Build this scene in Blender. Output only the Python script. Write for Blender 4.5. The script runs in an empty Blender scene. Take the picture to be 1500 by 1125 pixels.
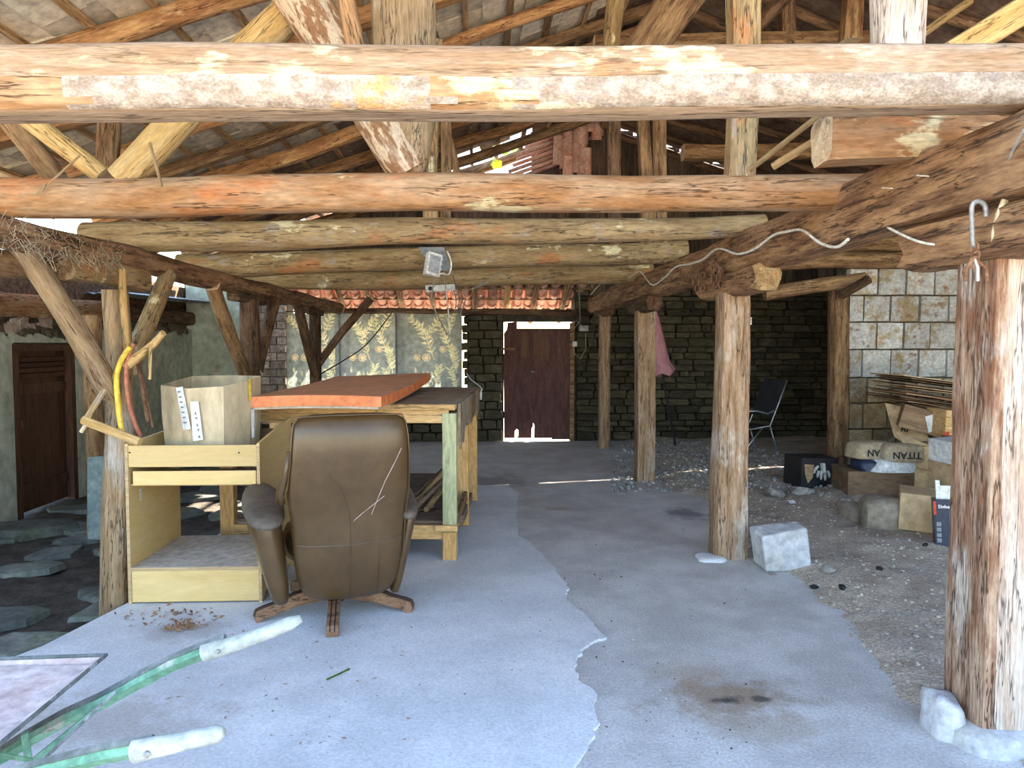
import bpy, bmesh, math, random
from mathutils import Vector, Matrix, Euler, noise

random.seed(7)
R = math.radians
scene = bpy.context.scene
COL = scene.collection

# ------------------------------------------------------------------ camera, sky, sun, exposure
F, W, H = 1100.0, 1500.0, 1125.0            # focal length in pixels of a 1500 x 1125 frame
YAW, PITCH = math.atan(50 / F), math.atan(57.5 / F)
EYE = Vector((0, 0, 1.55))
cam_data = bpy.data.cameras.new('camera')
cam_data.sensor_width = 36
cam_data.lens = F / W * 36
cam_data.clip_end = 300
cam = bpy.data.objects.new('camera', cam_data)
COL.objects.link(cam)
cam.location = EYE
cam.rotation_euler = (R(90) - PITCH, 0, -YAW)
scene.camera = cam

scene.view_settings.view_transform = 'Standard'
scene.view_settings.look = 'None'
scene.view_settings.gamma = 1
scene.view_settings.use_curve_mapping = False
scene.view_settings.exposure = 1.4

world = bpy.data.worlds.new('sky')
scene.world = world
world.use_nodes = True
wn = world.node_tree.nodes
sky = wn.new('ShaderNodeTexSky')
sky.sky_type = 'NISHITA'
sky.sun_disc = False
sky.sun_elevation = R(48)
sky.sun_rotation = R(20)
sky.air_density = 1.25
sky.dust_density = 0.6
wn['Background'].inputs[1].default_value = 0.36
world.node_tree.links.new(sky.outputs[0], wn['Background'].inputs[0])

sun_data = bpy.data.lights.new('sun', 'SUN')
sun_data.energy = 18.0
sun_data.angle = R(0.6)
sun_data.color = (1, 0.90, 0.76)
sun = bpy.data.objects.new('sun', sun_data)
COL.objects.link(sun)
SUN_AZ, SUN_EL = R(38), R(45)               # from beyond the back wall, to the right
sdir = Vector((math.sin(SUN_AZ) * math.cos(SUN_EL), math.cos(SUN_AZ) * math.cos(SUN_EL), math.sin(SUN_EL)))
sun.rotation_euler = sdir.to_track_quat('Z', 'Y').to_euler()
sun.location = sdir * 40
sky.sun_elevation = SUN_EL
sky.sun_rotation = SUN_AZ

# ------------------------------------------------------------------ photograph pixel -> place in the shed
CAMROT = Euler((R(90) - PITCH, 0, -YAW)).to_matrix()
def ray(px, py):
    return CAMROT @ Vector(((px - W / 2) / F, -(py - H / 2) / F, -1))
def P(px, py, Y):
    d = ray(px, py); return EYE + d * (Y / d.y)
def G(px, py, z=0.0):
    d = ray(px, py); return EYE + d * ((z - EYE.z) / d.z)
def S(px, py, x):
    d = ray(px, py); return EYE + d * (x / d.x)

# ------------------------------------------------------------------ object helpers
def wmat(o):
    if o.parent is None: return o.matrix_basis.copy()
    return wmat(o.parent) @ o.matrix_parent_inverse @ o.matrix_basis
def attach(o, parent):
    if parent is not None:
        o.parent = parent
        o.matrix_parent_inverse = wmat(parent).inverted()
def tag(o, label=None, cat=None, group=None, kind=None):
    if label: o['label'] = label
    if cat: o['category'] = cat
    if group: o['group'] = group
    if kind: o['kind'] = kind
    return o
def empty(name, loc=(0, 0, 0), rz=0, label=None, cat=None, group=None, kind=None, parent=None):
    o = bpy.data.objects.new(name, None)
    COL.objects.link(o)
    o.empty_display_size = .1
    o.matrix_basis = Matrix.Translation(loc) @ Matrix.Rotation(rz, 4, 'Z')
    attach(o, parent)
    return tag(o, label, cat, group, kind)
def link(name, me, M=None, parent=None):
    o = bpy.data.objects.new(name, me)
    COL.objects.link(o)
    if M is not None: o.matrix_basis = M
    attach(o, parent)
    return o

class MB:
    def __init__(s): s.v = []; s.f = []; s.m = []
    def add(s, vs, fs, mi=0):
        k = len(s.v); s.v += [tuple(v) for v in vs]
        s.f += [tuple(i + k for i in f) for f in fs]; s.m += [mi] * len(fs)
        return s
    def box(s, c, size, M=None, mi=0, jit=0.0):
        c = Vector(c); hx, hy, hz = [d / 2 for d in size]
        vs = []
        for z in (-hz, hz):
            for x, y in ((-hx, -hy), (hx, -hy), (hx, hy), (-hx, hy)):
                p = Vector((x, y, z))
                if jit: p += Vector((random.uniform(-jit, jit), random.uniform(-jit, jit), random.uniform(-jit, jit)))
                vs.append(c + (M @ p if M is not None else p))
        return s.add(vs, [(0, 3, 2, 1), (4, 5, 6, 7), (0, 1, 5, 4), (1, 2, 6, 5), (2, 3, 7, 6), (3, 0, 4, 7)], mi)
    def hexa(s, bot, top, mi=0):
        n = len(bot); vs = list(bot) + list(top)
        fs = [tuple(reversed(range(n))), tuple(range(n, 2 * n))] + [(i, (i + 1) % n, n + (i + 1) % n, n + i) for i in range(n)]
        return s.add(vs, fs, mi)
    def tube(s, pts, r, n=8, mi=0, flat=None, cap=True):
        pts = [Vector(p) for p in pts]
        rs = r if isinstance(r, (list, tuple)) else [r] * len(pts)
        vs, fs = [], []
        up = None
        for i, p in enumerate(pts):
            d = (pts[min(i + 1, len(pts) - 1)] - pts[max(i - 1, 0)]).normalized()
            if up is None: up = Vector((0, 0, 1)) if abs(d.z) < .9 else Vector((1, 0, 0))
            a = d.cross(up).normalized(); b = a.cross(d).normalized(); up = b
            for k in range(n):
                t = 2 * math.pi * k / n
                ra, rb = rs[i], rs[i] * (flat or 1)
                vs.append(p + a * math.cos(t) * ra + b * math.sin(t) * rb)
        for i in range(len(pts) - 1):
            for k in range(n):
                fs.append((i * n + k, i * n + (k + 1) % n, (i + 1) * n + (k + 1) % n, (i + 1) * n + k))
        if cap:
            fs += [tuple(reversed(range(n))), tuple(range((len(pts) - 1) * n, len(pts) * n))]
        return s.add(vs, fs, mi)
    def lathe(s, prof, c=(0, 0, 0), n=20, mi=0):
        c = Vector(c); vs, fs = [], []
        for r, z in prof:
            for k in range(n):
                t = 2 * math.pi * k / n
                vs.append(c + Vector((r * math.cos(t), r * math.sin(t), z)))
        for i in range(len(prof) - 1):
            for k in range(n):
                fs.append((i * n + k, i * n + (k + 1) % n, (i + 1) * n + (k + 1) % n, (i + 1) * n + k))
        fs += [tuple(reversed(range(n))), tuple(range((len(prof) - 1) * n, len(prof) * n))]
        return s.add(vs, fs, mi)
    def mesh(s, name, mats, smooth=False):
        me = bpy.data.meshes.new(name)
        me.from_pydata(s.v, [], s.f)
        for m in (mats if isinstance(mats, (list, tuple)) else [mats]): me.materials.append(m)
        me.polygons.foreach_set('material_index', s.m)
        if smooth: me.polygons.foreach_set('use_smooth', [True] * len(me.polygons))
        bm = bmesh.new(); bm.from_mesh(me); bmesh.ops.recalc_face_normals(bm, faces=bm.faces); bm.to_mesh(me); bm.free()
        me.update()
        return me
    def build(s, name, mats, parent=None, M=None, smooth=False, bev=0, seg=2, sub=0):
        o = link(name, s.mesh(name, mats, smooth), M, parent)
        if bev:
            b = o.modifiers.new('edge', 'BEVEL'); b.width = bev; b.segments = seg; b.limit_method = 'ANGLE'; b.angle_limit = R(35)
            b.harden_normals = False
        if sub:
            b = o.modifiers.new('smooth', 'SUBSURF'); b.levels = sub; b.render_levels = sub
        return o
def smooth_angle(o, deg=40):
    me = o.data
    me.polygons.foreach_set('use_smooth', [True] * len(me.polygons))
    me.set_sharp_from_angle(angle=R(deg))

def frame_x(p0, p1, roll=0.0):
    """Matrix whose local X runs from p0 to p1, local Z as upright as it can be."""
    p0, p1 = Vector(p0), Vector(p1)
    x = (p1 - p0).normalized()
    up = Vector((0, 0, 1)) if abs(x.z) < .95 else Vector((0, -1, 0))
    y = up.cross(x).normalized(); z = x.cross(y).normalized()
    M = Matrix((x, y, z)).transposed().to_4x4()
    M.translation = p0
    return M @ Matrix.Rotation(roll, 4, 'X')
LOGSEED = [0]
def log(name, p0, p1, r0, mats, r1=None, n=16, sq=2.0, wob=.012, rough=.05, asp=1.0, roll=0.0, bend=0.0, sag=0.0, parent=None,
        facet=None, step=.12, endmess=0.0, sharp=None, **tags):
    """A hewn or round log along local X: superellipse section, uneven radius, wandering centre line."""
    LOGSEED[0] += 1
    sd = LOGSEED[0] * 7.31
    p0, p1 = Vector(p0), Vector(p1)
    L = (p1 - p0).length
    r1 = r0 if r1 is None else r1
    k = max(3, min(70, int(L / step) + 1))
    vs, fs, mi = [], [], []
    for i in range(k + 1):
        u = i / k; x = L * u
        r = r0 + (r1 - r0) * u
        fade = math.sin(math.pi * min(1, max(0, u))) ** .5
        cy = wob * noise.noise((x * .9, sd, 0)) * 2 + bend * math.sin(math.pi * u)
        cz = wob * noise.noise((x * .9, 0, sd)) * 2 + sag * math.sin(math.pi * u)
        for j in range(n):
            t = 2 * math.pi * (j + .5) / n
            c, s_ = math.cos(t), math.sin(t)
            q = (abs(c) ** sq + abs(s_) ** sq) ** (-1 / sq)
            rr = r * q * (1 + rough * 1.6 * noise.noise((x * 1.3, c * 1.2 + sd, s_ * 1.2)) + rough * .7 * noise.noise((x * 5, c * 3, s_ * 3 + sd)))
            xe = x
            if endmess and i in (0, k): xe = x + endmess * noise.noise((c * 2, s_ * 2, sd + i))
            vs.append((xe, cy + rr * c * asp, cz + rr * s_))
    for i in range(k):
        for j in range(n):
            fs.append((i * n + j, i * n + (j + 1) % n, (i + 1) * n + (j + 1) % n, (i + 1) * n + j))
            mi.append(facet(L * (i + .5) / k, 2 * math.pi * (j + 1) / n) if facet else 0)
    ml = mats if isinstance(mats, (list, tuple)) else [mats]
    fs += [tuple(reversed(range(n))), tuple(range(k * n, (k + 1) * n))]
    e = len(ml) - 1 if len(ml) > 1 else 0
    mi += [e, e]
    b = MB(); b.v, b.f, b.m = vs, fs, mi
    o = b.build(name, ml, parent, frame_x(p0, p1, roll))
    smooth_angle(o, sharp or (38 if sq > 3 else 60))
    return tag(o, **tags)

# ------------------------------------------------------------------ materials (all procedural)
def mat(name, c1, c2=None, s=(1, 1, 1), scale=6.0, detail=6.0, lo=.36, hi=.64, patches=(), spots=(), bump=.3, bscale=None, bs=None, rough=.85,
        spec=.3, metal=0.0, var=.08, trans=0.0, dist=0.0, bdist=.01, sheen=0.0, grain=.5, gscale=None, crack=None):
    m = bpy.data.materials.new(name); m.use_nodes = True
    nt = m.node_tree; N = nt.nodes; Lk = nt.links.new
    b = N['Principled BSDF']
    c2 = c2 or c1
    tc = N.new('ShaderNodeTexCoord'); oi = N.new('ShaderNodeObjectInfo')
    off = N.new('ShaderNodeVectorMath'); off.operation = 'MULTIPLY'
    Lk(oi.outputs['Random'], off.inputs[0]); off.inputs[1].default_value = (41, 23, 17)
    add = N.new('ShaderNodeVectorMath'); add.operation = 'ADD'
    Lk(tc.outputs['Object'], add.inputs[0])
    Lk(off.outputs[0], add.inputs[1])
    def nz(sc, st, det=detail, ds=0.0):
        mp = N.new('ShaderNodeMapping'); mp.inputs['Scale'].default_value = st
        Lk(add.outputs[0], mp.inputs['Vector'])
        t = N.new('ShaderNodeTexNoise'); t.inputs['Scale'].default_value = sc; t.inputs['Detail'].default_value = det
        t.inputs['Roughness'].default_value = .62; t.inputs['Distortion'].default_value = ds
        Lk(mp.outputs[0], t.inputs['Vector'])
        return t.outputs['Fac']
    def mr(src, a, c, smooth=True):
        r = N.new('ShaderNodeMapRange'); r.interpolation_type = 'SMOOTHSTEP' if smooth else 'LINEAR'
        r.inputs['From Min'].default_value = a; r.inputs['From Max'].default_value = c
        Lk(src, r.inputs['Value']); return r.outputs[0]
    def mix(fac, a, col):
        x = N.new('ShaderNodeMix'); x.data_type = 'RGBA'
        Lk(fac, x.inputs[0]) if not isinstance(fac, float) else x.inputs[0].__setattr__('default_value', fac)
        if isinstance(a, tuple): x.inputs[6].default_value = (*a, 1)
        else: Lk(a, x.inputs[6])
        x.inputs[7].default_value = (*col, 1)
        return x.outputs[2]
    f = mr(nz(scale, s, detail, dist), lo, hi)
    col = mix(f, tuple(c1), c2)
    for pt in patches:
        pc, psc, pl, ph = pt[:4]
        ps = pt[4] if len(pt) > 4 else (1, 1, 1)
        k = pt[5] if len(pt) > 5 else 1.0
        fac = mr(nz(psc, ps, 8), pl, ph)
        if k != 1.0:
            mu = N.new('ShaderNodeMath'); mu.operation = 'MULTIPLY'; Lk(fac, mu.inputs[0]); mu.inputs[1].default_value = k; fac = mu.outputs[0]
        col = mix(fac, col, pc)
    for (pos, rx, ry, pc, k) in spots:
        sb = N.new('ShaderNodeVectorMath'); sb.operation = 'SUBTRACT'; Lk(tc.outputs['Object'], sb.inputs[0]); sb.inputs[1].default_value = pos
        ml = N.new('ShaderNodeVectorMath'); ml.operation = 'MULTIPLY'; Lk(sb.outputs[0], ml.inputs[0]); ml.inputs[1].default_value = (1 / rx, 1 / ry, 0)
        ln = N.new('ShaderNodeVectorMath'); ln.operation = 'LENGTH'; Lk(ml.outputs[0], ln.inputs[0])
        nn = N.new('ShaderNodeMath'); nn.operation = 'MULTIPLY_ADD'; Lk(nz(7, (1, 1, 1), 6), nn.inputs[0]); nn.inputs[1].default_value = 2.2
        Lk(ln.outputs['Value'], nn.inputs[2])
        fac = mr(nn.outputs[0], 2.25, 1.35)
        mu = N.new('ShaderNodeMath'); mu.operation = 'MULTIPLY'; Lk(fac, mu.inputs[0]); mu.inputs[1].default_value = k
        col = mix(mu.outputs[0], col, pc)
    if crack is None: crack = .85 if (s[0] == 1 and s[1] >= 5) else 0
    if crack:
        ab = N.new('ShaderNodeMath'); ab.operation = 'SUBTRACT'; Lk(nz(1.1, (.55, 8, 8), 5), ab.inputs[0]); ab.inputs[1].default_value = .5
        a2 = N.new('ShaderNodeMath'); a2.operation = 'ABSOLUTE'; Lk(ab.outputs[0], a2.inputs[0])
        cm = mr(a2.outputs[0], .012, .002)
        cs = N.new('ShaderNodeMath'); cs.operation = 'MULTIPLY'; Lk(cm, cs.inputs[0]); cs.inputs[1].default_value = crack
        col = mix(cs.outputs[0], col, tuple(v * .16 for v in c1))
    if grain:
        gm = N.new('ShaderNodeMapRange'); Lk(nz(gscale or scale * 6, (1, 1, 1) if gscale else s, 5), gm.inputs['Value'])
        gm.inputs['From Min'].default_value = .3; gm.inputs['From Max'].default_value = .7
        gm.inputs['To Min'].default_value = 1 - grain * .75; gm.inputs['To Max'].default_value = 1 + grain * .4
        gx = N.new('ShaderNodeMix'); gx.data_type = 'RGBA'; gx.blend_type = 'MULTIPLY'; gx.inputs[0].default_value = 1
        Lk(col, gx.inputs[6]); Lk(gm.outputs[0], gx.inputs[7]); col = gx.outputs[2]
    if var:
        h = N.new('ShaderNodeHueSaturation')
        vr = N.new('ShaderNodeMapRange'); Lk(oi.outputs['Random'], vr.inputs['Value'])
        vr.inputs['To Min'].default_value = 1 - var * 2; vr.inputs['To Max'].default_value = 1 + var * 2
        Lk(vr.outputs[0], h.inputs['Value']); Lk(col, h.inputs['Color']); col = h.outputs[0]
    Lk(col, b.inputs['Base Color'])
    b.inputs['Roughness'].default_value = rough
    b.inputs['Metallic'].default_value = metal
    b.inputs['Specular IOR Level'].default_value = spec
    if sheen: b.inputs['Coat Weight'].default_value = sheen; b.inputs['Coat Roughness'].default_value = .25
    if bump:
        bn = N.new('ShaderNodeBump'); bn.inputs['Strength'].default_value = bump; bn.inputs['Distance'].default_value = bdist
        Lk(nz(bscale or scale * 2, bs or s, 8), bn.inputs['Height']); Lk(bn.outputs[0], b.inputs['Normal'])
    if trans:
        out = N['Material Output']
        tr = N.new('ShaderNodeBsdfTranslucent'); Lk(col, tr.inputs['Color'])
        ms = N.new('ShaderNodeMixShader'); ms.inputs[0].default_value = trans
        Lk(b.outputs[0], ms.inputs[1]); Lk(tr.outputs[0], ms.inputs[2]); Lk(ms.outputs[0], out.inputs['Surface'])
    return m

GX = (1, 9, 9)          # grain along local X
GZ = (9, 9, 1)          # grain along local Z
CREAM = (.78, .66, .38)
MT = {}
MT['beam_face'] = mat('beam_face', (0.312, 0.187, 0.101), (0.390, 0.265, 0.168), GX, 3, patches=[((.45, .20, .07), 2.2, .58, .70, (1, 3, 3), .75), ((.68, .57, .34), 2.6, .57, .64, (1, 2.5, 2.5)), ((.70, .62, .52), 1.3, .5, .7, (1, 2, 2), .6), ((.25, .15, .09), 3, .66, .70, (1, 24, 24), .6)], bump=.35, bscale=10, var=.02, crack=.5)
MT['beam_bark'] = mat('beam_bark', (.33, .25, .185), (.52, .43, .355), (1, 1.4, 1.4), 16, patches=[((.34, .28, .25), 11, .56, .66, (1, 1.5, 1.5), .7), ((.68, .60, .42), 3, .60, .66, (1, 2, 2)), ((.66, .36, .14), 1.1, .63, .66, (1, 1.5, 1.5), .9)], bump=.8, bscale=22, var=.02, bdist=.02)
MT['beam_under'] = mat('beam_under', (.40, .26, .15), (.56, .40, .26), (1, 14, 14), 4, patches=[((.24, .14, .08), 3, .58, .68, (1, 16, 16), .8)], bump=.5, bscale=8, var=.02)
MT['log_orange'] = mat('log_orange', (0.344, 0.164, 0.061), (0.443, 0.279, 0.152), (1, 5, 5), 2.2, patches=[((.52, .17, .05), 1.6, .54, .70, (1, 2.6, 2.6), .8), ((.68, .58, .33), 2.0, .58, .63, (1, 2, 2), .95), ((.22, .14, .09), 3.2, .64, .68, (1, 26, 26), .7), ((.16, .12, .10), 4, .68, .74, (1, 2, 2), .8)], bump=.4, bscale=9, bs=GX, var=.03)
MT['log_tan'] = mat('log_tan', (0.260, 0.165, 0.075), (0.380, 0.265, 0.130), (1, 5, 5), 2.4, patches=[((.42, .17, .06), 1.8, .56, .68, (1, 3, 3), .8), ((.36, .32, .28), 5, .58, .66, (1, 2, 2), .5), ((.74, .64, .38), 2.4, .61, .65, (1, 2, 2), .9), ((.14, .10, .07), 3.4, .63, .68, (1, 20, 20), .8)], bump=.5, bscale=9, bs=GX, var=.05)
MT['log_brown'] = mat('log_brown', (.16, .085, .04), (.36, .22, .11), (1, 6, 6), 3, patches=[((.09, .05, .03), 3, .56, .68, (1, 12, 12), .9), ((.46, .33, .2), 2.5, .62, .68, (1, 3, 3), .7)], bump=.6, bscale=9, bs=GX, var=.10)
MT['log_dark'] = mat('log_dark', (.075, .04, .022), (.19, .11, .06), (1, 5, 5), 3, patches=[((.03, .018, .012), 3, .55, .66, (1, 10, 10), .9), ((.30, .22, .15), 3, .66, .72, (1, 4, 4), .6)], bump=.7, bscale=8, bs=GX, var=.12)
MT['girder'] = mat('girder', (0.203, 0.104, 0.054), (0.435, 0.254, 0.131), (1, 6, 6), 2.6, patches=[((.06, .035, .02), 3, .56, .64, (1, 14, 14), .9), ((.50, .30, .15), 1.5, .62, .72, (1, 3, 3), .8), ((.42, .34, .27), 3, .64, .72, (1, 3, 3), .6)], bump=.8, bscale=9, bs=GX, var=.04, bdist=.02)
MT['strut_yellow'] = mat('strut_yellow', (0.475, 0.290, 0.101), (0.563, 0.387, 0.176), (1, 8, 8), 2.2, patches=[((.38, .22, .09), 3, .64, .72, (1, 8, 8), .7), ((.50, .28, .1), 1.3, .62, .7, (1, 2, 2), .6)], bump=.25, bscale=8, bs=GX, var=.05)
MT['post_tan'] = mat('post_tan', (0.272, 0.174, 0.089), (0.408, 0.285, 0.166), (1, 8, 8), 2.4, patches=[((.50, .46, .42), 1.1, .52, .68, (1, 1.5, 1.5), .75), ((.20, .12, .07), 3, .61, .67, (1, 20, 20), .8), ((.5, .28, .12), 1.5, .6, .7, (1, 2, 2), .6)], bump=.5, bscale=8, bs=GX, var=.03, bdist=.02)
MT['bark'] = mat('bark', (.30, .15, .07), (.68, .50, .34), (1, 3.2, 3.2), 9, lo=.45, hi=.54, patches=[((.74, .60, .45), 2, .6, .7, (1, 2, 2), .6)], bump=1, bscale=10, bs=(1, 3.5, 3.5), var=.04, bdist=.03)
MT['post_pale'] = mat('post_pale', (0.484, 0.346, 0.259), (0.656, 0.562, 0.484), (1, 8, 8), 2.6, patches=[((.66, .61, .56), 1.2, .48, .66, (1, 2, 2), .8), ((.22, .12, .07), 3, .60, .66, (1, 22, 22), .85), ((.40, .20, .10), 1.8, .60, .72, (1, 2.5, 2.5), .7)], bump=.6, bscale=8, bs=GX, var=.03, bdist=.02)
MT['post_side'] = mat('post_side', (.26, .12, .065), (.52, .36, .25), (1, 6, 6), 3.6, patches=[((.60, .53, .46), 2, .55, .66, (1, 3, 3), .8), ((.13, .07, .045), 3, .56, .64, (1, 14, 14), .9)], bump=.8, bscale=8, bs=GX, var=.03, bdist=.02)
MT['post_brown'] = mat('post_brown', (.24, .14, .075), (.41, .28, .18), (1, 9, 9), 3, patches=[((.58, .52, .46), 1.6, .54, .70, (1, 2, 2), .7), ((.11, .065, .04), 3, .60, .66, (1, 22, 22), .9)], bump=.7, bscale=8, bs=GX, var=.06, bdist=.02)
MT['cut_end'] = mat('cut_end', (.55, .40, .24), (.68, .54, .36), (1, 1, 1), 14, patches=[((.3, .2, .12), 9, .6, .68)], bump=.4, var=.05)
MT['concrete_new'] = mat('concrete_new', (.62, .635, .66), (.74, .75, .775), (1, 1, 1), 2.4, detail=10,
    patches=[((.52, .52, .53), 5, .58, .72, (1, 1, 1), .6), ((.86, .86, .86), 1.2, .58, .75, (1, 1, 1), .6), ((.28, .27, .28), 38, .70, .74, (1, 1, 1), .7)],
    spots=[(G(270, 925), .28, .2, (.38, .33, .30), .5), (G(150, 1060), .55, .3, (.42, .36, .31), .6)], bump=.5, bscale=60, rough=.9, var=0, bdist=.006, gscale=75, grain=.28)
MT['concrete_old'] = mat('concrete_old', (.50, .48, .465), (.64, .62, .605), (1, 1, 1), 3.0, detail=10,
    patches=[((.42, .40, .385), 1.3, .52, .7, (1, 1, 1), .7), ((.72, .72, .74), 60, .68, .72, (1, 1, 1), .9), ((.20, .19, .19), 44, .70, .74, (1, 1, 1), .8)],
    spots=[(G(1060, 1022), .40, .22, (.33, .235, .15), .85), (G(1062, 1026), .09, .05, (.07, .06, .06), .95), (G(1115, 1024), .06, .035, (.10, .085, .08), .9), (G(1010, 985), .2, .16, (.42, .34, .26), .6), (G(1120, 1065), .3, .14, (.42, .35, .28), .6),
           (G(720, 705), .5, .5, (.2, .18, .17), .6), (G(1005, 752), .25, .3, (.16, .16, .17), .8), (G(820, 745), .16, .1, (.38, .3, .22), .6)], bump=.6, bscale=60, rough=.92, var=0, bdist=.008, gscale=80, grain=.4)
MT['gravel'] = mat('gravel', (.54, .44, .345), (.74, .63, .52), (1, 1, 1), 5, detail=12, patches=[((.24, .20, .17), 1.1, .5, .68, (1, 1, 1), .6), ((.56, .50, .44), 26, .60, .68, (1, 1, 1), .8), ((.12, .10, .09), 30, .63, .7, (1, 1, 1), .8)], bump=1, bscale=50, rough=.95, var=0, bdist=.03, gscale=80, grain=.6)
MT['pebble'] = mat('pebble', (.42, .36, .31), (.6, .56, .52), scale=9, bump=.2, var=.25)
MT['soil'] = mat('soil', (.05, .04, .032), (.11, .09, .07), scale=7, patches=[((.20, .17, .13), 20, .62, .7, (1, 1, 1), .7)], bump=1, bscale=20, bdist=.03, var=0)
MT['flag'] = mat('flag', (0.112, 0.119, 0.105), (0.210, 0.217, 0.196), scale=3.5, patches=[((.15, .19, .11), 2, .5, .7, (1, 1, 1), .8), ((.08, .07, .06), 5, .6, .7, (1, 1, 1), .7)], bump=.5, bscale=14, var=.16, rough=.8)
MT['yard'] = mat('yard', (.56, .46, .35), (.66, .57, .45), scale=2, var=0, bump=.3, patches=[((.40, .40, .26), .6, .55, .7, (1, 1, 1), .5)])
MT['stone_dark'] = mat('stone_dark', (.055, .044, .026), (.105, .086, .053), scale=2.2, patches=[((.125, .105, .075), 1.2, .6, .7, (1, 1, 1), .6), ((.07, .07, .035), 1.5, .56, .68, (1, 1, 1), .7)], bump=.7, bscale=5, var=.22, bdist=.05)
MT['mortar_dark'] = mat('mortar_dark', (.04, .034, .022), (.075, .062, .042), scale=9, bump=.8, var=0)
MT['block_white'] = mat('block_white', (.52, .50, .47), (.66, .65, .62), scale=1.6, patches=[((.42, .29, .13), 1.3, .50, .64, (1, 1, 1.3), .85), ((.30, .16, .12), 3, .58, .66, (1, 1, 1), .8), ((.20, .16, .12), 14, .64, .7, (1, 1, 1), .7)], bump=.4, bscale=9, var=.08)
MT['block_tan'] = mat('block_tan', (.38, .28, .17), (.54, .44, .30), scale=1.8, patches=[((.62, .58, .52), 1.6, .58, .66), ((.24, .16, .1), 6, .62, .7)], bump=.5, bscale=9, var=.16)
MT['mortar'] = mat('mortar', (.12, .095, .07), (.22, .18, .135), scale=14, bump=.8, var=0)
MT['brick_pale'] = mat('brick_pale', (.36, .27, .21), (.52, .42, .34), scale=3, patches=[((.22, .13, .10), 2.4, .55, .66), ((.66, .6, .54), 3, .6, .68)], bump=.5, bscale=8, var=.16)
MT['plaster'] = mat('plaster', (.46, .50, .39), (.58, .61, .50), scale=1.2, patches=[((.36, .40, .30), 1.2, .54, .68, (1, 1, .6), .8), ((.44, .38, .28), 3.4, .62, .68), ((.78, .80, .74), 2, .6, .7, (1, 1, 1), .6)], bump=.3, bscale=10, var=0, rough=.9)
MT['rubble_wall'] = mat('rubble_wall', (.16, .12, .08), (.32, .26, .19), scale=7, patches=[((.08, .06, .045), 5, .52, .64)], bump=1, bscale=9, bdist=.05, var=0)
MT['door_brown'] = mat('door_brown', (.075, .032, .018), (.13, .058, .032), GZ, 2.5, patches=[((.20, .09, .05), 2, .6, .7, (3, 3, 1), .6)], bump=.3, var=.12, rough=.6)
MT['door_maroon'] = mat('door_maroon', (0.078, 0.030, 0.027), (0.114, 0.048, 0.042), (6, 6, 1), 3, patches=[((.26, .15, .12), 3, .6, .7, (8, 8, 1), .6)], bump=.3, var=.12, rough=.7)
MT['roof_tile'] = mat('roof_tile', (0.749, 0.655, 0.499), (0.894, 0.811, 0.655), scale=2.2, patches=[((.34, .29, .22), 2, .56, .7, (1, 1, 1), .6), ((.22, .18, .14), 8, .64, .7, (1, 1, 1), .6)], bump=.25, bscale=20, var=.14)
MT['roof_tile_old'] = mat('roof_tile_old', (.20, .12, .085), (.34, .24, .18), scale=2.5, patches=[((.10, .07, .05), 3, .55, .68)], bump=.4, bscale=16, var=.2)
MT['terracotta'] = mat('terracotta', (.60, .31, .22), (.72, .46, .36), scale=6, patches=[((.62, .44, .35), 5, .58, .68, (1, 1, 1), .7), ((.2, .1, .07), 7, .62, .7, (1, 1, 1), .6)], bump=.3, bscale=20, var=.15, trans=.15)
MT['rafter'] = mat('rafter', (.28, .13, .055), (.48, .27, .12), (1, 6, 6), 2.6, patches=[((.15, .075, .04), 3, .56, .68, (1, 10, 10), .8), ((.58, .40, .22), 2, .62, .68, (1, 3, 3), .7)], bump=.5, bscale=9, bs=GX, var=.16)
MT['batten'] = mat('batten', (.38, .22, .10), (.54, .36, .2), (1, 8, 8), 3, bump=.3, var=.2)
MT['plank_dark'] = mat('plank_dark', (.055, .035, .024), (.12, .08, .055), GZ, 3, bump=.5, var=.25)
MT['plywood'] = mat('plywood', (.62, .43, .17), (.67, .48, .215), (1, 1, 5), 1.6, dist=.6, patches=[((.54, .35, .13), 2, .58, .75, (1, 1, 7), .4)], bump=.06, var=.05, rough=.5, spec=.4, grain=.12)
MT['plywood_edge'] = mat('plywood_edge', (.46, .31, .16), (.60, .44, .25), (1, 1, 30), 4, bump=.2, var=.03)
MT['ply_dusty'] = mat('ply_dusty', (.58, .51, .43), (.66, .59, .51), scale=3, patches=[((.42, .34, .26), 2, .56, .7)], bump=.15, bscale=30, var=.02)
MT['cardboard'] = mat('cardboard', (.52, .36, .2), (.60, .43, .26), (1, 1, 1), 2, patches=[((.42, .28, .15), 3, .6, .7, (1, 1, 1), .6)], bump=.12, bscale=20, var=.08)
MT['cardboard_pale'] = mat('cardboard_pale', (.56, .45, .29), (.62, .51, .34), (1, 1, .4), 2, patches=[((.54, .42, .26), 2, .6, .75, (1, 1, 1), .5)], bump=.12, bscale=16, var=.02)
MT['cardboard_dark'] = mat('cardboard_dark', (.21, .13, .075), (.34, .22, .13), (1, 5, 5), 2, patches=[((.44, .32, .2), 2, .6, .68, (1, 4, 4), .7)], bump=.2, bscale=16, var=.2, crack=0)
MT['pine'] = mat('pine', (.66, .37, .13), (.74, .48, .21), (5, 5, 1), 2.2, patches=[((.42, .2, .07), 3, .68, .74, (2, 2, 1), .8)], bump=.15, var=.07, rough=.6)
MT['pine_x'] = mat('pine_x', (.64, .38, .15), (.74, .49, .23), (1, 5, 5), 2.2, patches=[((.42, .22, .08), 3, .68, .74, (1, 2, 2), .8)], bump=.15, var=.07, rough=.6)
MT['pine_green'] = mat('pine_green', (.42, .44, .25), (.52, .52, .31), (5, 5, 1), 2, patches=[((.60, .46, .24), 2, .62, .7, (3, 3, 1), .8)], bump=.15, var=.02)
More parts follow.
